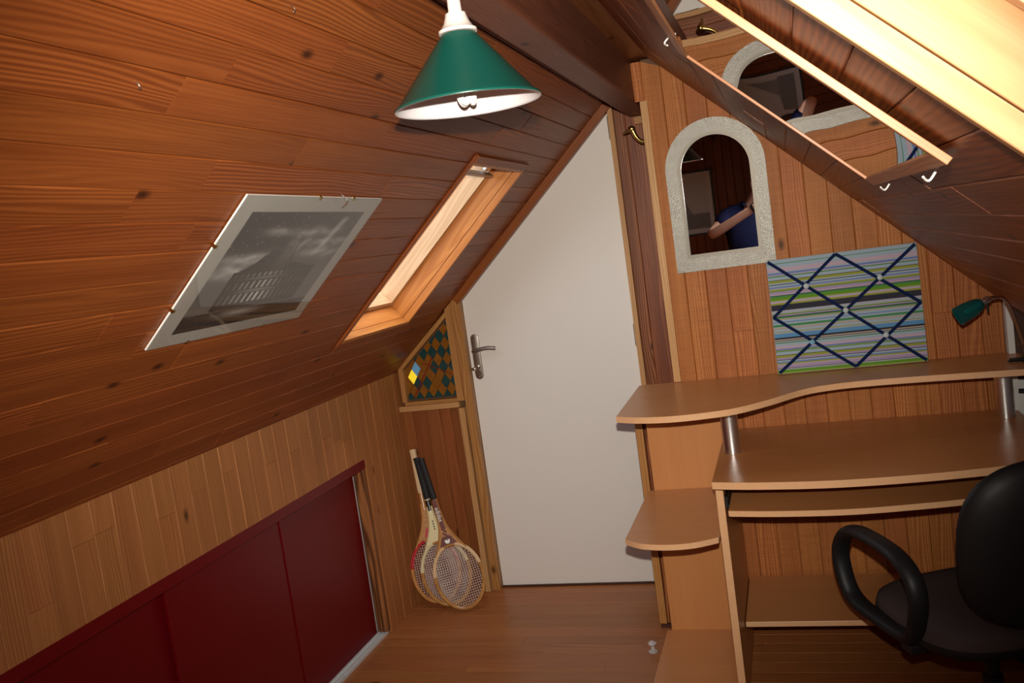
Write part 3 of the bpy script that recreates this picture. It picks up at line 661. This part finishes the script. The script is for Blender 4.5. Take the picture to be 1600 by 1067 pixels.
# ------------------------------------------------------------------ arched mirror on the gable wall
mc = Vector((-.213, YW - .004, 1.378)); tilt = math.radians(1.2)
wm = thing('arched_mirror', 'arched wall mirror in a hammered silver frame', 'mirror', mw=Matrix.Translation(mc) @ Matrix.Rotation(tilt, 4, 'X'))
def arch(hw, z0, zc, n=28):
    return [(-hw, z0), (hw, z0)] + [(hw * math.cos(math.pi * k / n), zc + hw * math.sin(math.pi * k / n)) for k in range(n + 1)]
def arch_ring(o, i, y0, y1, mat, nm, par, bev=0):
    b = MB(); O_ = arch(*o); I_ = arch(*i); n = len(O_)
    V = [[b.b.verts.new((p[0], y, p[1])) for p in q] for q, y in ((O_, y0), (I_, y0), (O_, y1), (I_, y1))]
    for k in range(n):
        l = (k + 1) % n
        b.b.faces.new((V[0][k], V[0][l], V[1][l], V[1][k])); b.b.faces.new((V[2][k], V[2][l], V[3][l], V[3][k]))
        b.b.faces.new((V[0][k], V[0][l], V[2][l], V[2][k])); b.b.faces.new((V[1][k], V[1][l], V[3][l], V[3][k]))
    return b.build(nm, mat, par)
arch_ring((.177, 0, .366), (.133, .050, .360), -.012, .0, M['silver'], 'silver_frame', wm)
arch_ring((.134, .049, .360), (.126, .057, .360), -.018, -.004, M['bead'], 'bead', wm)
arch_ring((.1265, .0565, .360), (.1215, .0615, .360), -.013, -.004, M['bead'], 'inner_bead', wm)
gm = MB(); gm.prism(arch(.126, .057, .360), 1, -.007, -.003); gm.build('mirror_glass', M['mirror'], wm)
# ------------------------------------------------------------------ striped ribbon board leaning on the wall
BW, BH = .502, .414
mb = thing('ribbon_board', 'striped fabric memo board with crossed navy ribbons leaning on the wall', 'memo board', mw=Matrix.Translation((.178, 3.402, .9712)) @ Matrix.Rotation(math.radians(-3.6), 4, 'X'))
pal = dict(b=(.30, .38, .46), p=(.44, .34, .42), i=(.13, .20, .42), g=(.06, .22, .08), y=(.26, .29, .05), d=(.05, .045, .07), k=(.035, .035, .05), l=(.11, .26, .03), c=(.10, .25, .45), s=(.35, .36, .42), t=(.36, .31, .25), v=(.33, .26, .40))
seq = [('b', 3), ('g', .6), ('b', 3.5), ('p', 3), ('s', 1.5), ('i', 1.8), ('p', 1), ('g', 1), ('b', 2.8), ('d', .5), ('y', 2.2), ('b', 1.2), ('d', .7), ('b', 1.6), ('i', 1.2), ('s', 1), ('y', 1.6), ('g', .5), ('v', 2.4), ('p', 1), ('d', .6), ('g', 1.2), ('l', 2.6), ('y', .8), ('s', .8), ('p', 1.2), ('y', 1.6), ('d', .4), ('k', 4.8), ('s', 1.8), ('b', 1), ('y', .8), ('g', .5), ('v', 1.2), ('k', .7), ('g', 1.2), ('t', 1.4), ('b', 1.8), ('i', .9), ('b', 1.6), ('g', 2), ('s', 1), ('t', 1.2), ('b', 2.4), ('y', .7), ('s', 1), ('c', 3.6), ('k', 1.6), ('t', 1.2), ('d', .6), ('s', 1), ('g', .9), ('b', 2.6), ('p', 2.4), ('i', 1.4), ('y', .8), ('g', .6), ('b', 2.8), ('d', .5), ('y', 2), ('v', 1.8), ('d', .6), ('b', 1.4), ('i', 1.2), ('y', 1.2), ('p', 1), ('v', 2.6), ('d', .5), ('s', 1), ('l', 2.4), ('y', 1)]
tot = sum(a for _, a in seq)
bb = MB(); bb.box(-BW / 2, BW / 2, -.010, .010, 0, BH, .006); bb.build('padded_board', M['matte'], mb, None, True)
me = bpy.data.meshes.new('striped_fabric'); vs = []; fs = []; cols = []; zt = BH - .003
for kx, a in seq:
    h_ = a / tot * (BH - .006)
    n0 = len(vs); e_ = BW / 2 - .002
    vs += [(-e_, -.0108, zt), (e_, -.0108, zt), (e_, -.0108, zt - h_), (-e_, -.0108, zt - h_)]; fs.append((n0, n0 + 3, n0 + 2, n0 + 1)); cols += [c for _ in range(4) for c in (*pal[kx], 1.0)]; zt -= h_
me.from_pydata(vs, [], fs); me.update(); ca = me.color_attributes.new('print', 'FLOAT_COLOR', 'POINT'); ca.data.foreach_set('color', cols)
link('striped_fabric', me, M['cloth'], mb)
def uv(u, v): return Vector(((u - .5) * (BW - .012), -.0125, (1 - v) * (BH - .012) + .006))
for a, e in (((0, 0), (1, 1)), ((1, 0), (0, 1)), ((.47, 0), (1, .5)), ((1, .5), (.53, 1)), ((.53, 1), (0, .5)), ((0, .5), (.47, 0))):
    A, B = uv(*a), uv(*e); d = (B - A).normalized(); L_ = (B - A).length; nrm = Vector((0, -1, 0)); v_ = nrm.cross(d)
    MB().box(-L_ / 2, L_ / 2, -.0055, .0055, -.0012, .0008).build('ribbon', M['ribbon'], mb, axes((A + B) / 2, d, v_, nrm))
for a in ((.25, .25), (.75, .25), (.5, .5), (.25, .75), (.75, .75)):
    bt = MB(); bt.lathe([(.001, 0), (.0085, 0), (.0095, .0025), (.0075, .005), (.003, .0062), (.0005, .0064)], 20)
    bt.build('button', plain('button_cloth', (.42, .48, .50) if a != (.25, .75) else (.14, .33, .48), .6, var=.3, bscale=300), mb, Matrix.Translation(uv(*a) + Vector((0, -.0005, 0))) @ Matrix.Rotation(math.pi / 2, 4, 'X'), True)
# ------------------------------------------------------------------ small clip lamp on the raised shelf
LY = 3.24
dl = thing('clip_lamp', 'small clip-on desk lamp with teal glass shade and chrome neck', 'lamp', (.69, LY, .970))
def q_(x, y, z): return Vector((x - .69, y - LY, z - .970))
top_ = q_(.549, 3.05, 1.196); low_ = q_(.472, 3.04, 1.160); sh_d = (top_ - low_).normalized()
sM = axes(top_, sh_d.cross(Vector((0, 1, 0))).normalized() * -1, sh_d.cross(sh_d.cross(Vector((0, 1, 0)))).normalized() * -1, sh_d)
sd = MB(); sd.lathe([(.012, 0), (.020, -.010), (.0255, -.032), (.0285, -.056), (.0295, -.082), (.028, -.082), (.027, -.056), (.024, -.032), (.0185, -.011), (.011, -.002)], 32); sd.build('shade', M['teal'], dl, sM, True, 60)
sb = MB(); sb.lathe([(.0005, -.058), (.006, -.055), (.008, -.045), (.007, -.025), (.006, -.002), (.0005, .002)], 16); sb.build('bulb', M['bulb'], dl, sM, True)
sk = MB(); sk.lathe([(.006, .026), (.0105, .022), (.0115, .002), (.010, -.006)], 20); sk.build('lamp_holder', M['chrome'], dl, sM, True)
sw = MB(); sw.tube([top_ + Vector((.012, -.004, .002)), top_ + Vector((.014, -.006, -.028))], .0032, 8); sw.build('switch', M['blackp'], dl, None, True)
nk = MB(); nk.tube(smoothpath([top_ + sh_d * .022, q_(.580, 3.055, 1.207), q_(.603, 3.07, 1.205), q_(.625, 3.09, 1.183), q_(.648, 3.13, 1.130), q_(.672, 3.18, 1.070), q_(.690, 3.22, 1.02), q_(.696, 3.238, .984)], 10), .0058, 12)
nk.build('gooseneck', M['chrome'], dl, None, True)
cl_ = MB(); cl_.box(-.045, .030, -.020, .020, .001, .006, .0015).box(-.040, .026, -.016, .016, .007, .013, .002); cl_.build('clamp', M['blackp'], dl); 
cm = MB(); cm.box(-.046, -.010, -.021, -.016, .0015, .006, .001); cm.build('clamp_edge', M['chrome'], dl)
# ------------------------------------------------------------------ framed mirror resting on hooks under the right slope
fA0, fA1, fs0, fs1 = 1.220, 2.140, -1.460, -.940
def s_of(x): return (x - .94 * zr(x)) / NR
FM = axes(OR + Vector((0, (fA0 + fA1) / 2, 0)) + yr * ((fs0 + fs1) / 2) + nr * .0095, (0, 1, 0), yr, nr)
fm = thing('ceiling_mirror', 'long pine-framed mirror mounted flat under the right-hand roof slope', 'mirror', mw=FM)
hw, hh = (fA1 - fA0) / 2, (fs1 - fs0) / 2; ft = .0105
def fboard(nm, x0, x1, y0, y1, ln):
    c = Vector(((x0 + x1) / 2, (y0 + y1) / 2, ft / 2)); dx_, dy_ = (x1 - x0) / 2, (y1 - y0) / 2
    if ln == 'x': MB().box(-dx_, dx_, -dy_, dy_, -ft / 2, ft / 2, .001).build(nm, M['orangew'], fm, axes(c, (1, 0, 0), (0, 1, 0), (0, 0, 1)))
    else: MB().box(-dy_, dy_, -dx_, dx_, -ft / 2, ft / 2, .001).build(nm, M['orangew'], fm, axes(c, (0, 1, 0), (-1, 0, 0), (0, 0, 1)))
fboard('frame_rail', -hw, -hw + .016, -hh, hh, 'y'); fboard('frame_rail', hw - .016, hw, -hh, hh, 'y')
fboard('frame_end', -hw + .016, hw - .016, -hh, -hh + .026, 'x'); fboard('frame_end', -hw + .016, hw - .016, hh - .024, hh, 'x')
MB().box(-hw + .016, hw - .016, -hh + .026, hh - .024, .004, .0075).build('mirror_glass', M['wavy'], fm)
for (x_, y_, lab) in ((.26, hh + .004, 'bright cup hook under the lower end of the pine-framed ceiling mirror, farther one'), (-.30, hh + .004, 'bright cup hook under the lower end of the pine-framed ceiling mirror, nearer one'), (.33, -hh - .004, 'bright cup hook above the upper end of the pine-framed ceiling mirror')):
    s_ = math.copysign(1, y_)
    hb = MB(); hb.tube(smoothpath([(x_, y_ + s_ * .004, -.004), (x_, y_ + s_ * .007, .016), (x_, y_ + s_ * .004, .021), (x_ - .011, y_ - s_ * .004, .021)], 6), .0018, 8)
    tag(hb.build('cup_hook', M['whitelac'], None, FM.copy(), True), lab, 'hook')  # white colour paints the glint on these hooks
# ------------------------------------------------------------------ brass duck coat hook
dh = thing('coat_hook', 'brass coat hook shaped like a duck head beside the door', 'hook', (-.452, 3.60, 1.900))
MB().lathe([(.001, 0), (.018, 0), (.019, .003), (.016, .005), (.001, .006)], 20, M4=Matrix.Rotation(-math.pi / 2, 4, 'Y')).build('rosette', M['brass'], dh, Matrix.Translation((.0155, 0, 0)), True)
nk = MB(); nk.tube(smoothpath([(.010, 0, .0), (-.010, 0, -.008), (-.034, 0, -.006), (-.052, 0, .014), (-.062, 0, .038)], 8), [.011 - .004 * abs(math.sin(k / 32 * math.pi)) for k in range(33)], 12)
nk.ball((-.066, 0, .046), .013, (1.15, .9, .95)); nk.build('neck', M['brass'], dh, None, True)
bk = MB(); bk.tube([(-.074, 0, .042), (-.088, 0, .037), (-.100, 0, .034)], [.007, .005, .003], 10, flat=(1, 1.3)); bk.build('bill', M['brass'], dh, None, True)
# ------------------------------------------------------------------ three wooden rackets in the corner
def text_mesh(body, size):
    cu = bpy.data.curves.new('text', 'FONT'); cu.body = body; cu.size = size; cu.align_x = 'CENTER'; cu.align_y = 'CENTER'; cu.extrude = size * .01; cu.resolution_u = 2
    o = bpy.data.objects.new('text', cu); C.objects.link(o); dg = bpy.context.evaluated_depsgraph_get()
    me = bpy.data.meshes.new_from_object(o.evaluated_get(dg)); bpy.data.objects.remove(o); return me
def racket(label, tip, top, face, L, throat, crown, gmat, smat, butt=None, extra=None):
    tip = Vector(tip); top = Vector(top); z = (top - tip).normalized(); f = Vector(face); f = (f - z * f.dot(z)).normalized(); x = f.cross(z) * -1
    x = z.cross(-f) if False else (-f).cross(z); mw = axes(tip, x, z.cross(x), z)          # local -Y faces the room
    t = thing('tennis_racket', label, 'racket', group='old wooden rackets leaning in the corner', mw=mw)
    a_, b_ = .107, .143; cz = b_ + .012
    el = [(a_ * math.sin(2 * math.pi * k / 48), 0, cz - b_ * math.cos(2 * math.pi * k / 48)) for k in range(48)]
    MB().tube(el, 1, 8, True, flat=(.0105, .0085), ref=(0, 1, 0)).build('head', M['ash'], t, None, True)
    # crown: paler lacquer on the shoulders
    for sx in (-1, 1):
        seg = [(sx * a_ * math.sin(math.pi * q), 0, cz - b_ * math.cos(math.pi * q)) for q in [.56 + .36 * k / 12 for k in range(13)]]
        MB().tube(seg, 1, 8, False, flat=(.0110, .0090), ref=(0, 1, 0)).build('shoulder', crown, t, None, True)
        pth = smoothpath([(sx * a_ * math.sin(math.pi * .70), 0, cz - b_ * math.cos(math.pi * .70)), (sx * .060, 0, cz + b_ * .90), (sx * .030, 0, cz + b_ + .045), (sx * .014, 0, cz + b_ + .10), (sx * .009, 0, .46)], 6)
        MB().tube(pth, 1, 8, False, flat=(.0105, .0062), ref=(0, 1, 0)).build('throat_rail', throat, t, None, True)
    th_ = MB(); th_.prism([(-.058, cz + b_ * .86), (-.03, cz + b_ * .96), (0, cz + b_ + .002), (.03, cz + b_ * .96), (.058, cz + b_ * .86), (.026, cz + b_ + .05), (.012, cz + b_ + .10), (.006, .44), (-.006, .44), (-.012, cz + b_ + .10), (-.026, cz + b_ + .05)], 1, -.0085, .0085)
    th_.build('throat_wedge', throat, t)
    MB().tube([(0, 0, .43), (0, 0, L - .20)], 1, 12, False, flat=(.0105, .0125), ref=(0, 1, 0)).build('shaft', throat, t, None, True)
    g_ = MB(); g_.tube([(0, 0, L - .205), (0, 0, L - .19), (0, 0, L - .02), (0, 0, L - .008)], [.0125, .0150, .0155, .0172], 8); g_.build('grip', gmat, t, None, True, 20)
    if butt: MB().tube([(0, 0, L - .010), (0, 0, L)], .0165, 8).build('butt_cap', butt, t)
    st = MB(); s = .00065
    for k in range(-9, 10):
        x_ = k * .0102; hz = b_ * math.sqrt(max(0, 1 - (x_ / a_) ** 2)); st.box(x_ - s, x_ + s, -s, s, cz - hz, cz + hz)
    for k in range(-12, 13):
        z_ = k * .0108; hx = a_ * math.sqrt(max(0, 1 - (z_ / b_) ** 2)); st.box(-hx, hx, -s - .0006, s - .0006, cz + z_ - s, cz + z_ + s)
    tag(st.build('strings', smat, t), kind='stuff')
    if extra: extra(t, cz, b_, L)
    return t
def ex_front(t, cz, b_, L):
    me = text_mesh('adidas', .027)
    # letters run down the shaft
    link('lettering', me, M['whitelac'], t, axes((0, -.0118, L - .275), (0, 0, -1), (1, 0, 0), (0, -1, 0)))
    MB().box(-.0095, .0095, -.0112, -.0100, L - .345, L - .207).build('shaft_band', M['maroon'], t)
    for k in range(4): MB().prism([(-.012, .392 - k * .02), (-.006, .400 - k * .02), (.012, .378 - k * .02), (.008, .370 - k * .02)], 1, -.0102, -.009).build('stripe', M['maroon'], t)
    tf = MB()
    for a in (-.5, 0, .5):
        pts_ = [(.0055 * math.cos(q) * math.cos(a) + (.011 + .010 * math.sin(q)) * math.sin(a), (.011 + .010 * math.sin(q)) * math.cos(a) - .0055 * math.cos(q) * math.sin(a)) for q in [2 * math.pi * k / 14 for k in range(14)]]
        tf.prism([(p[0], p[1] + cz + b_ + .006) for p in pts_], 1, -.0102 - .0003 * a, -.0090)
    tf.build('trefoil_mark', M['whitelac'], t); MB().prism([(-.040, cz + b_ + .000), (0, cz + b_ + .001), (.040, cz + b_), (.02, cz + b_ + .04), (-.02, cz + b_ + .04)], 1, -.0092, -.0086).build('throat_mark', M['maroon'], t)
def ex_mid(t, cz, b_, L):
    for sx in (-1, 1):
        seg = [(sx * (.107) * math.sin(math.pi * q), -.0078, cz - b_ * math.cos(math.pi * q)) for q in [.62 + .28 * k / 10 for k in range(11)]]
        MB().tube(seg, 1, 6, False, flat=(.0016, .006), ref=(0, 1, 0)).build('black_band', M['blacklac'], t, None, True)
    MB().tube([(0, 0, L - .26), (0, 0, L - .21)], 1, 10, False, flat=(.0112, .0132), ref=(0, 1, 0)).build('shaft_band', M['blacklac'], t, None, True)
    for k in range(4): MB().box(-.003, .003, -.0092, -.0086, .352 + k * .012, .359 + k * .012).build('mark', M['blacklac'], t)
def ex_back(t, cz, b_, L):
    for sx in (-1, 1):
        seg = [(sx * (.107) * math.sin(math.pi * q), -.0080, cz - b_ * math.cos(math.pi * q)) for q in [.58 + .30 * k / 10 for k in range(11)]]
        MB().tube(seg, 1, 6, False, flat=(.0016, .0068), ref=(0, 1, 0)).build('red_band', M['redlac'], t, None, True)
    MB().prism([(-.02, cz + b_ + .012), (.0, cz + b_ + .004), (.02, cz + b_ + .012), (.008, cz + b_ + .05), (-.008, cz + b_ + .05)], 1, -.0094, -.0086).build('red_mark', M['redlac'], t)
RL = .70
racket('wooden racket with dark grip and white lettering, front of the three', (-1.492, 3.640, .004), (-1.700, 3.818, .664), (.30, -1, .1), .715, M['ash'], M['paleash'], M['grip'], M['gut'], None, ex_front)
racket('wooden racket with cream throat and black shoulder band, middle of the three', (-1.578, 3.678, .004), (-1.731, 3.845, .660), (.30, -1, .1), .700, M['cream'], M['cream'], M['grip'], M['gut'], None, ex_mid)
racket('wooden racket with red shoulder bands and pale butt, rearmost of the three', (-1.650, 3.708, .004), (-1.757, 3.872, .690), (.30, -1, .1), .715, M['ash'], M['redlac'], M['paleash'], M['gutr'], M['paleash'], ex_back)
# ------------------------------------------------------------------ office chair
ch = thing('office_chair', 'black office swivel chair with loop armrests pulled up to the desk', 'chair', (.41, 2.577, 0), math.radians(24))
def superell(hx, hy, n=40, p=3.2, cy=0.0):
    out = []
    for k in range(n):
        a = 2 * math.pi * k / n; c, s = math.cos(a), math.sin(a)
        out.append((hx * math.copysign(abs(c) ** (2 / p), c), cy + hy * math.copysign(abs(s) ** (2 / p), s)))
    return out
def pad(name, outline, prof, mat, parent, mw=None):
    """soft pad: rings of the outline at (scale, z)"""
    b = MB(); rings = []
    for sc, z in prof: rings.append([b.b.verts.new((x * sc, y * sc, z)) for x, y in outline])
    n = len(outline)
    for A, B in zip(rings, rings[1:]):
        for i in range(n): b.b.faces.new((A[i], A[(i + 1) % n], B[(i + 1) % n], B[i]))
    b.b.faces.new(rings[0]); b.b.faces.new(rings[-1])
    return b.build(name, mat, parent, mw, True, 50)
so_ = superell(.245, .235, cy=.01)
pad('seat', so_, [(.90, .418), (1.0, .425), (1.005, .437), (.985, .452), (.93, .461), (.80, .466), (.55, .464), (.25, .460)], M['fabric'], ch)
pad('seat_shell', so_, [(.55, .375), (.80, .383), (.98, .405), (1.015, .420), (1.01, .430), (.98, .430)], M['blackp'], ch)
bk_o = superell(.205, .215, p=2.7)
def backM(): return Matrix.Translation((0, -.235, .700)) @ Matrix.Rotation(math.radians(8), 4, 'X') @ Matrix.Rotation(math.pi / 2, 4, 'X')
def bent(o):
    for v in o.data.vertices: v.co.z -= .9 * v.co.x ** 2 - .02
    return o
bent(pad('backrest', bk_o, [(.3, -.042), (.7, -.038), (.90, -.028), (.975, -.012), (.98, .0), (.94, .004)], M['fabric'], ch, backM()))
bent(pad('back_shell', bk_o, [(.95, .0), (1.0, -.004), (1.02, .004), (1.0, .018), (.90, .036), (.65, .048), (.3, .052)], M['blackp'], ch, backM()))
for sx in (-1, 1):
    loop = smoothpath([(sx * .27, .255, .555), (sx * .272, .215, .620), (sx * .273, .150, .652), (sx * .274, .06, .660), (sx * .274, -.06, .652), (sx * .272, -.125, .615), (sx * .270, -.140, .560), (sx * .262, -.110, .490), (sx * .252, -.065, .432), (sx * .252, -.010, .418), (sx * .257, .08, .420), (sx * .262, .19, .430), (sx * .268, .235, .470)], 6, True)
    MB().tube(loop, 1, 14, True, flat=(.017, .026), ref=(1, 0, 0)).build('armrest', M['blackp'], ch, None, True) if False else MB().tube(loop, 1, 14, True, flat=(.026, .018), ref=(1, 0, 0)).build('armrest', M['blackp'], ch, None, True)
    bx = MB(); bx.box(min(sx * .10, sx * .255), max(sx * .10, sx * .255), -.055, -.005, .375, .400, .004); bx.build('arm_bracket', M['blackp'], ch)
st_ = MB(); st_.tube(smoothpath([(0, -.05, .372), (0, -.20, .362), (0, -.285, .40), (0, -.31, .50), (0, -.305, .62)], 6), 1, 10, flat=(.028, .009), ref=(1, 0, 0)); st_.build('back_support', M['blackp'], ch, None, True)
me_ = MB(); me_.box(-.09, .09, -.11, .11, .345, .378, .006); me_.build('tilt_mechanism', M['blackp'], ch)
lvr = MB(); lvr.tube([(.05, -.10, .36), (.05, -.18, .352), (.06, -.25, .352)], .006, 8); lvr.ball((.06, -.255, .352), .014, (1, 1.5, 1)); lvr.build('lever', M['steel'], ch, None, True)
cy_ = MB(); cy_.lathe([(.026, .13), (.026, .25), (.018, .252), (.018, .346)], 24); cy_.build('gas_column', M['blackp'], ch, None, True)
for k in range(5):
    a = 2 * math.pi * k / 5 + .55; d = Vector((math.cos(a), math.sin(a), 0))
    leg = MB().tube([d * .02 + Vector((0, 0, .135)), d * .16 + Vector((0, 0, .115)), d * .29 + Vector((0, 0, .082))], [.026, .021, .015], 8, flat=(1, .9)).build('leg', M['blackp'], ch, None, True)
    cs = MB(); n_ = Vector((-d.y, d.x, 0)); p_ = d * .285 + Vector((0, 0, .029))
    for s_ in (-1, 1): cs.tube([p_ + n_ * s_ * .008, p_ + n_ * s_ * .026], .028, 14)
    cs.tube([p_ + Vector((0, 0, .0)), p_ + Vector((0, 0, .055))], .008, 8); cs.build('caster', M['blackp'], leg, None, True)
# ------------------------------------------------------------------ a little clear stopper on the floor
sp = MB(); sp.lathe([(.001, 0), (.017, .0), (.017, .004), (.007, .006), (.0065, .024), (.013, .028), (.017, .034), (.010, .040), (.001, .042)], 20)
tag(sp.build('plastic_stopper', M['clearp'], None, Matrix.Translation((-.625, 3.235, .0002)), True), 'tiny clear plastic stopper standing on the floor beside the desk', 'stopper')
# ------------------------------------------------------------------ behind the camera: boat picture and the photographer, seen in the mirrors
def boat(u, v):
    c = .72
    if v < .30: c = .30 + .05 * noise.noise(Vector((u * 8, v * 30, 0)))
    hw_ = (.92 - v) * .62
    if .30 <= v < .90 and .05 < u < .05 + hw_ * 1.25: c = .36 + .06 * u
    return c
bp_ = thing('sailing_boat_picture', 'black-framed grey picture of a sailing boat, seen reflected in the arched mirror', 'picture', mw=axes((-.740, YB + .001, 1.525), (-1, 0, 0), (0, 0, 1), (0, 1, 0)))
MB().box(-.185, .185, -.265, .265, 0, .006).build('backing', M['whitelac'], bp_)
printmesh('print', .36, .52, 40, 60, lambda u, v: (.80 if min(u, 1 - u) < .09 or min(v, 1 - v) < .08 else boat((1 - u - .09) / .82, (v - .08) / .84)), M['printm'], bp_, Matrix.Translation((0, 0, .0075)))
for x0, x1, y0, y1 in ((-.20, .20, .262, .277), (-.20, .20, -.277, -.262), (-.20, -.185, -.262, .262), (.185, .20, -.262, .262)):
    MB().box(x0, x1, y0, y1, 0, .018, .002).build('frame_side', M['blacklac'], bp_)
# the photographer
PX, PY = -.23, -.30
man = thing('person', 'person in a navy T-shirt holding up a camera, seen reflected in the arched mirror', 'person', (PX, PY, 0))
def skinned(name, verts, edges, rad, mat, root, levels=2, parent=man):
    me = bpy.data.meshes.new(name); me.from_pydata(verts, edges, []); me.update()
    o = link(name, me, mat, parent); md = o.modifiers.new('Skin', 'SKIN')
    for i, r_ in enumerate(rad): me.skin_vertices[0].data[i].radius = r_ if isinstance(r_, tuple) else (r_, r_)
    for i in root: me.skin_vertices[0].data[i].use_root = True
    md.use_smooth_shade = True
    sb_ = o.modifiers.new('Subdivision', 'SUBSURF'); sb_.levels = levels; sb_.render_levels = levels
    return o
V_ = []; E_ = []; R_ = []
def node(p, r, link_to=None):
    V_.append(p); R_.append(r)
    if link_to is not None: E_.append((link_to, len(V_) - 1))
    return len(V_) - 1
pel = node((0, 0, .92), (.15, .11)); wai = node((0, .01, 1.10), (.14, .10), pel); che = node((0, .01, 1.29), (.165, .115), wai); nb = node((0, 0, 1.43), (.09, .07), che)
nk1 = node((.045, .02, 1.50), (.055, .058), nb); hd0 = node((.095, .055, 1.565), (.068, .080), nk1); hd1 = node((.118, .055, 1.63), (.076, .095), hd0); hd2 = node((.118, .050, 1.70), (.060, .078), hd1)
roots = [pel]
HAND = {}
for sx, elb, wr_ in ((-1, (-.30, .13, 1.29), (.08, .245, 1.475)), (1, (.37, .10, 1.20), (.335, .20, 1.50))):
    hip = node((sx * .09, 0, .86), (.088, .095), pel); kn = node((sx * .11, .015, .48), (.058, .062), hip); an = node((sx * .12, -.02, .09), (.038, .042), kn); fo = node((sx * .13, .10, .035), (.036, .028), an); toe = node((sx * .135, .18, .028), (.034, .022), fo)
    sh1 = node((sx * .175, 0, 1.40), (.065, .065), che); el_ = node(elb, (.043, .043), sh1); wi = node(wr_, (.026, .030), el_)
    dir_ = (Vector(wr_) - Vector(elb)).normalized(); pm = Vector(wr_) + dir_ * .045; pmn = node(tuple(pm), (.030, .038), wi); HAND[sx] = (pm, dir_)
for sx, (pm, d) in HAND.items():
    side = Vector((0, 1, 0)) if sx < 0 else Vector((-.2, .8, -.3)); side = (side - d * d.dot(side)).normalized(); up_ = d.cross(side)
    if up_.z < 0: up_ = -up_
    for q, (ln, off) in enumerate(((.068, .030), (.076, .010), (.071, -.010), (.056, -.028))):
        b0 = pm + side * off; f1 = b0 + d * ln * .5 + up_ * .004; f2 = f1 + d * ln * .28 + up_ * ln * .30; f3 = f2 + up_ * ln * .30 - d * .004
        r0 = node(tuple(b0), .0105); roots.append(r0); r1 = node(tuple(f1), .0095, r0); r2 = node(tuple(f2), .0088, r1); node(tuple(f3), .0075, r2)
    b0 = pm - d * .02 + side * .025; t1 = b0 + side * .03 + d * .02 + up_ * .01; t2 = t1 + d * .025 + up_ * .018
    r0 = node(tuple(b0), .013); roots.append(r0); r1 = node(tuple(t1), .0115, r0); node(tuple(t2), .009, r1)
skinned('body', V_, E_, R_, M['skin'], roots)
# shirt, trousers, shoes
sv = [(0, 0, .90), (0, .01, 1.10), (0, .01, 1.29), (0, 0, 1.43), (-.175, 0, 1.40), (-.250, .078, 1.335), (.175, 0, 1.40), (.285, .06, 1.285), (.025, .01, 1.465)]
skinned('shirt', sv, [(0, 1), (1, 2), (2, 3), (2, 4), (4, 5), (2, 6), (6, 7), (3, 8)], [(.185, .145), (.172, .135), (.190, .142), (.115, .095), (.092, .090), (.078, .078), (.092, .090), (.078, .078), (.075, .078)], M['navy'], [0])
tv = [(0, 0, .95), (0, 0, .90), (-.09, 0, .84), (-.11, .012, .48), (-.12, -.018, .10), (.09, 0, .84), (.11, .012, .48), (.12, -.018, .10)]
skinned('trousers', tv, [(0, 1), (1, 2), (2, 3), (3, 4), (1, 5), (5, 6), (6, 7)], [(.168, .128), (.168, .128), (.105, .112), (.080, .082), (.068, .070), (.105, .112), (.080, .082), (.068, .070)], M['denim'], [0])
for sx in (-1, 1):
    s_ = MB(); s_.ball((sx * .128, .075, .040), .06, (.85, 2.2, .66), 20); s_.box(sx * .128 - .046, sx * .128 + .046, -.05, .19, .001, .014, .005); s_.build('shoe', M['leather'], man, None, True)
    e_ = MB(); e_.ball((.118 + sx * .031, .138, 1.632), .0115, (1, .8, .8), 12); e_.build('eye', M['eye'], man, None, True)
    r_ = MB(); r_.ball((.118 + sx * .082, .045, 1.62), .026, (.35, .7, 1.15), 12); r_.build('ear', M['skin'], man, None, True)
hr_ = MB(); hr_.ball((.118, .040, 1.672), .088, (.94, 1.12, .80), 24)
for v in hr_.b.verts:
    if v.co.y > .11 and v.co.z < 1.70: v.co.z = 1.70 + (v.co.z - 1.70) * .1
hr_.build('hair', M['hair'], man, None, True)
no_ = MB(); no_.tube([(.118, .145, 1.645), (.118, .162, 1.610), (.118, .158, 1.598)], [.007, .012, .010], 10); no_.build('nose', M['skin'], man, None, True)
mo_ = MB(); mo_.ball((.118, .138, 1.568), .020, (1, .4, .3), 12); mo_.build('mouth', M['lip'], man, None, True)
wv_ = Vector((.08, .245, 1.475)); we = Vector((-.30, .13, 1.29)); wd_ = (wv_ - we).normalized(); wc = wv_ - wd_ * .045
ring = [wc + (wd_.cross(Vector((0, 0, 1))).normalized() * math.cos(a) + wd_.cross(wd_.cross(Vector((0, 0, 1)))).normalized() * math.sin(a)) * .036 for a in [2 * math.pi * k / 20 for k in range(20)]]
wa = MB(); wa.tube(ring, 1, 8, True, flat=(.010, .003), ref=tuple(wd_)); wa.build('wristwatch', M['blackp'], man, None, True)
# the camera held in front of the face (the picture is taken through its lens)
ck = axes(CAM - fwd * .004, Vector(R[0]), Vector((-R[1][0], -R[1][1], -R[1][2])), -fwd)
cm_ = thing('camera', 'black camera with raised flash held by the person in the navy T-shirt', 'camera', mw=ck)
MB().box(-.064, .064, -.052, .040, .070, .118, .008).build('camera_body', M['blackp'], cm_)
ln_ = MB(); ln_.lathe([(.031, .072), (.034, .050), (.034, .012), (.032, .008), (.028, .008), (.027, .030), (.020, .040), (.001, .041)], 32); ln_.build('lens', M['blackp'], cm_, None, True)
hu = MB(); hu.box(-.026, .026, .040, .062, .066, .110, .006); hu.build('viewfinder_hump', M['blackp'], cm_)
fh = MB(); fh.box(-.024, .024, .070, .098, .020, .045, .004); fh.box(-.020, -.012, .055, .075, .030, .070); fh.box(.012, .020, .055, .075, .030, .070); fh.build('flash_head', M['blackp'], cm_)
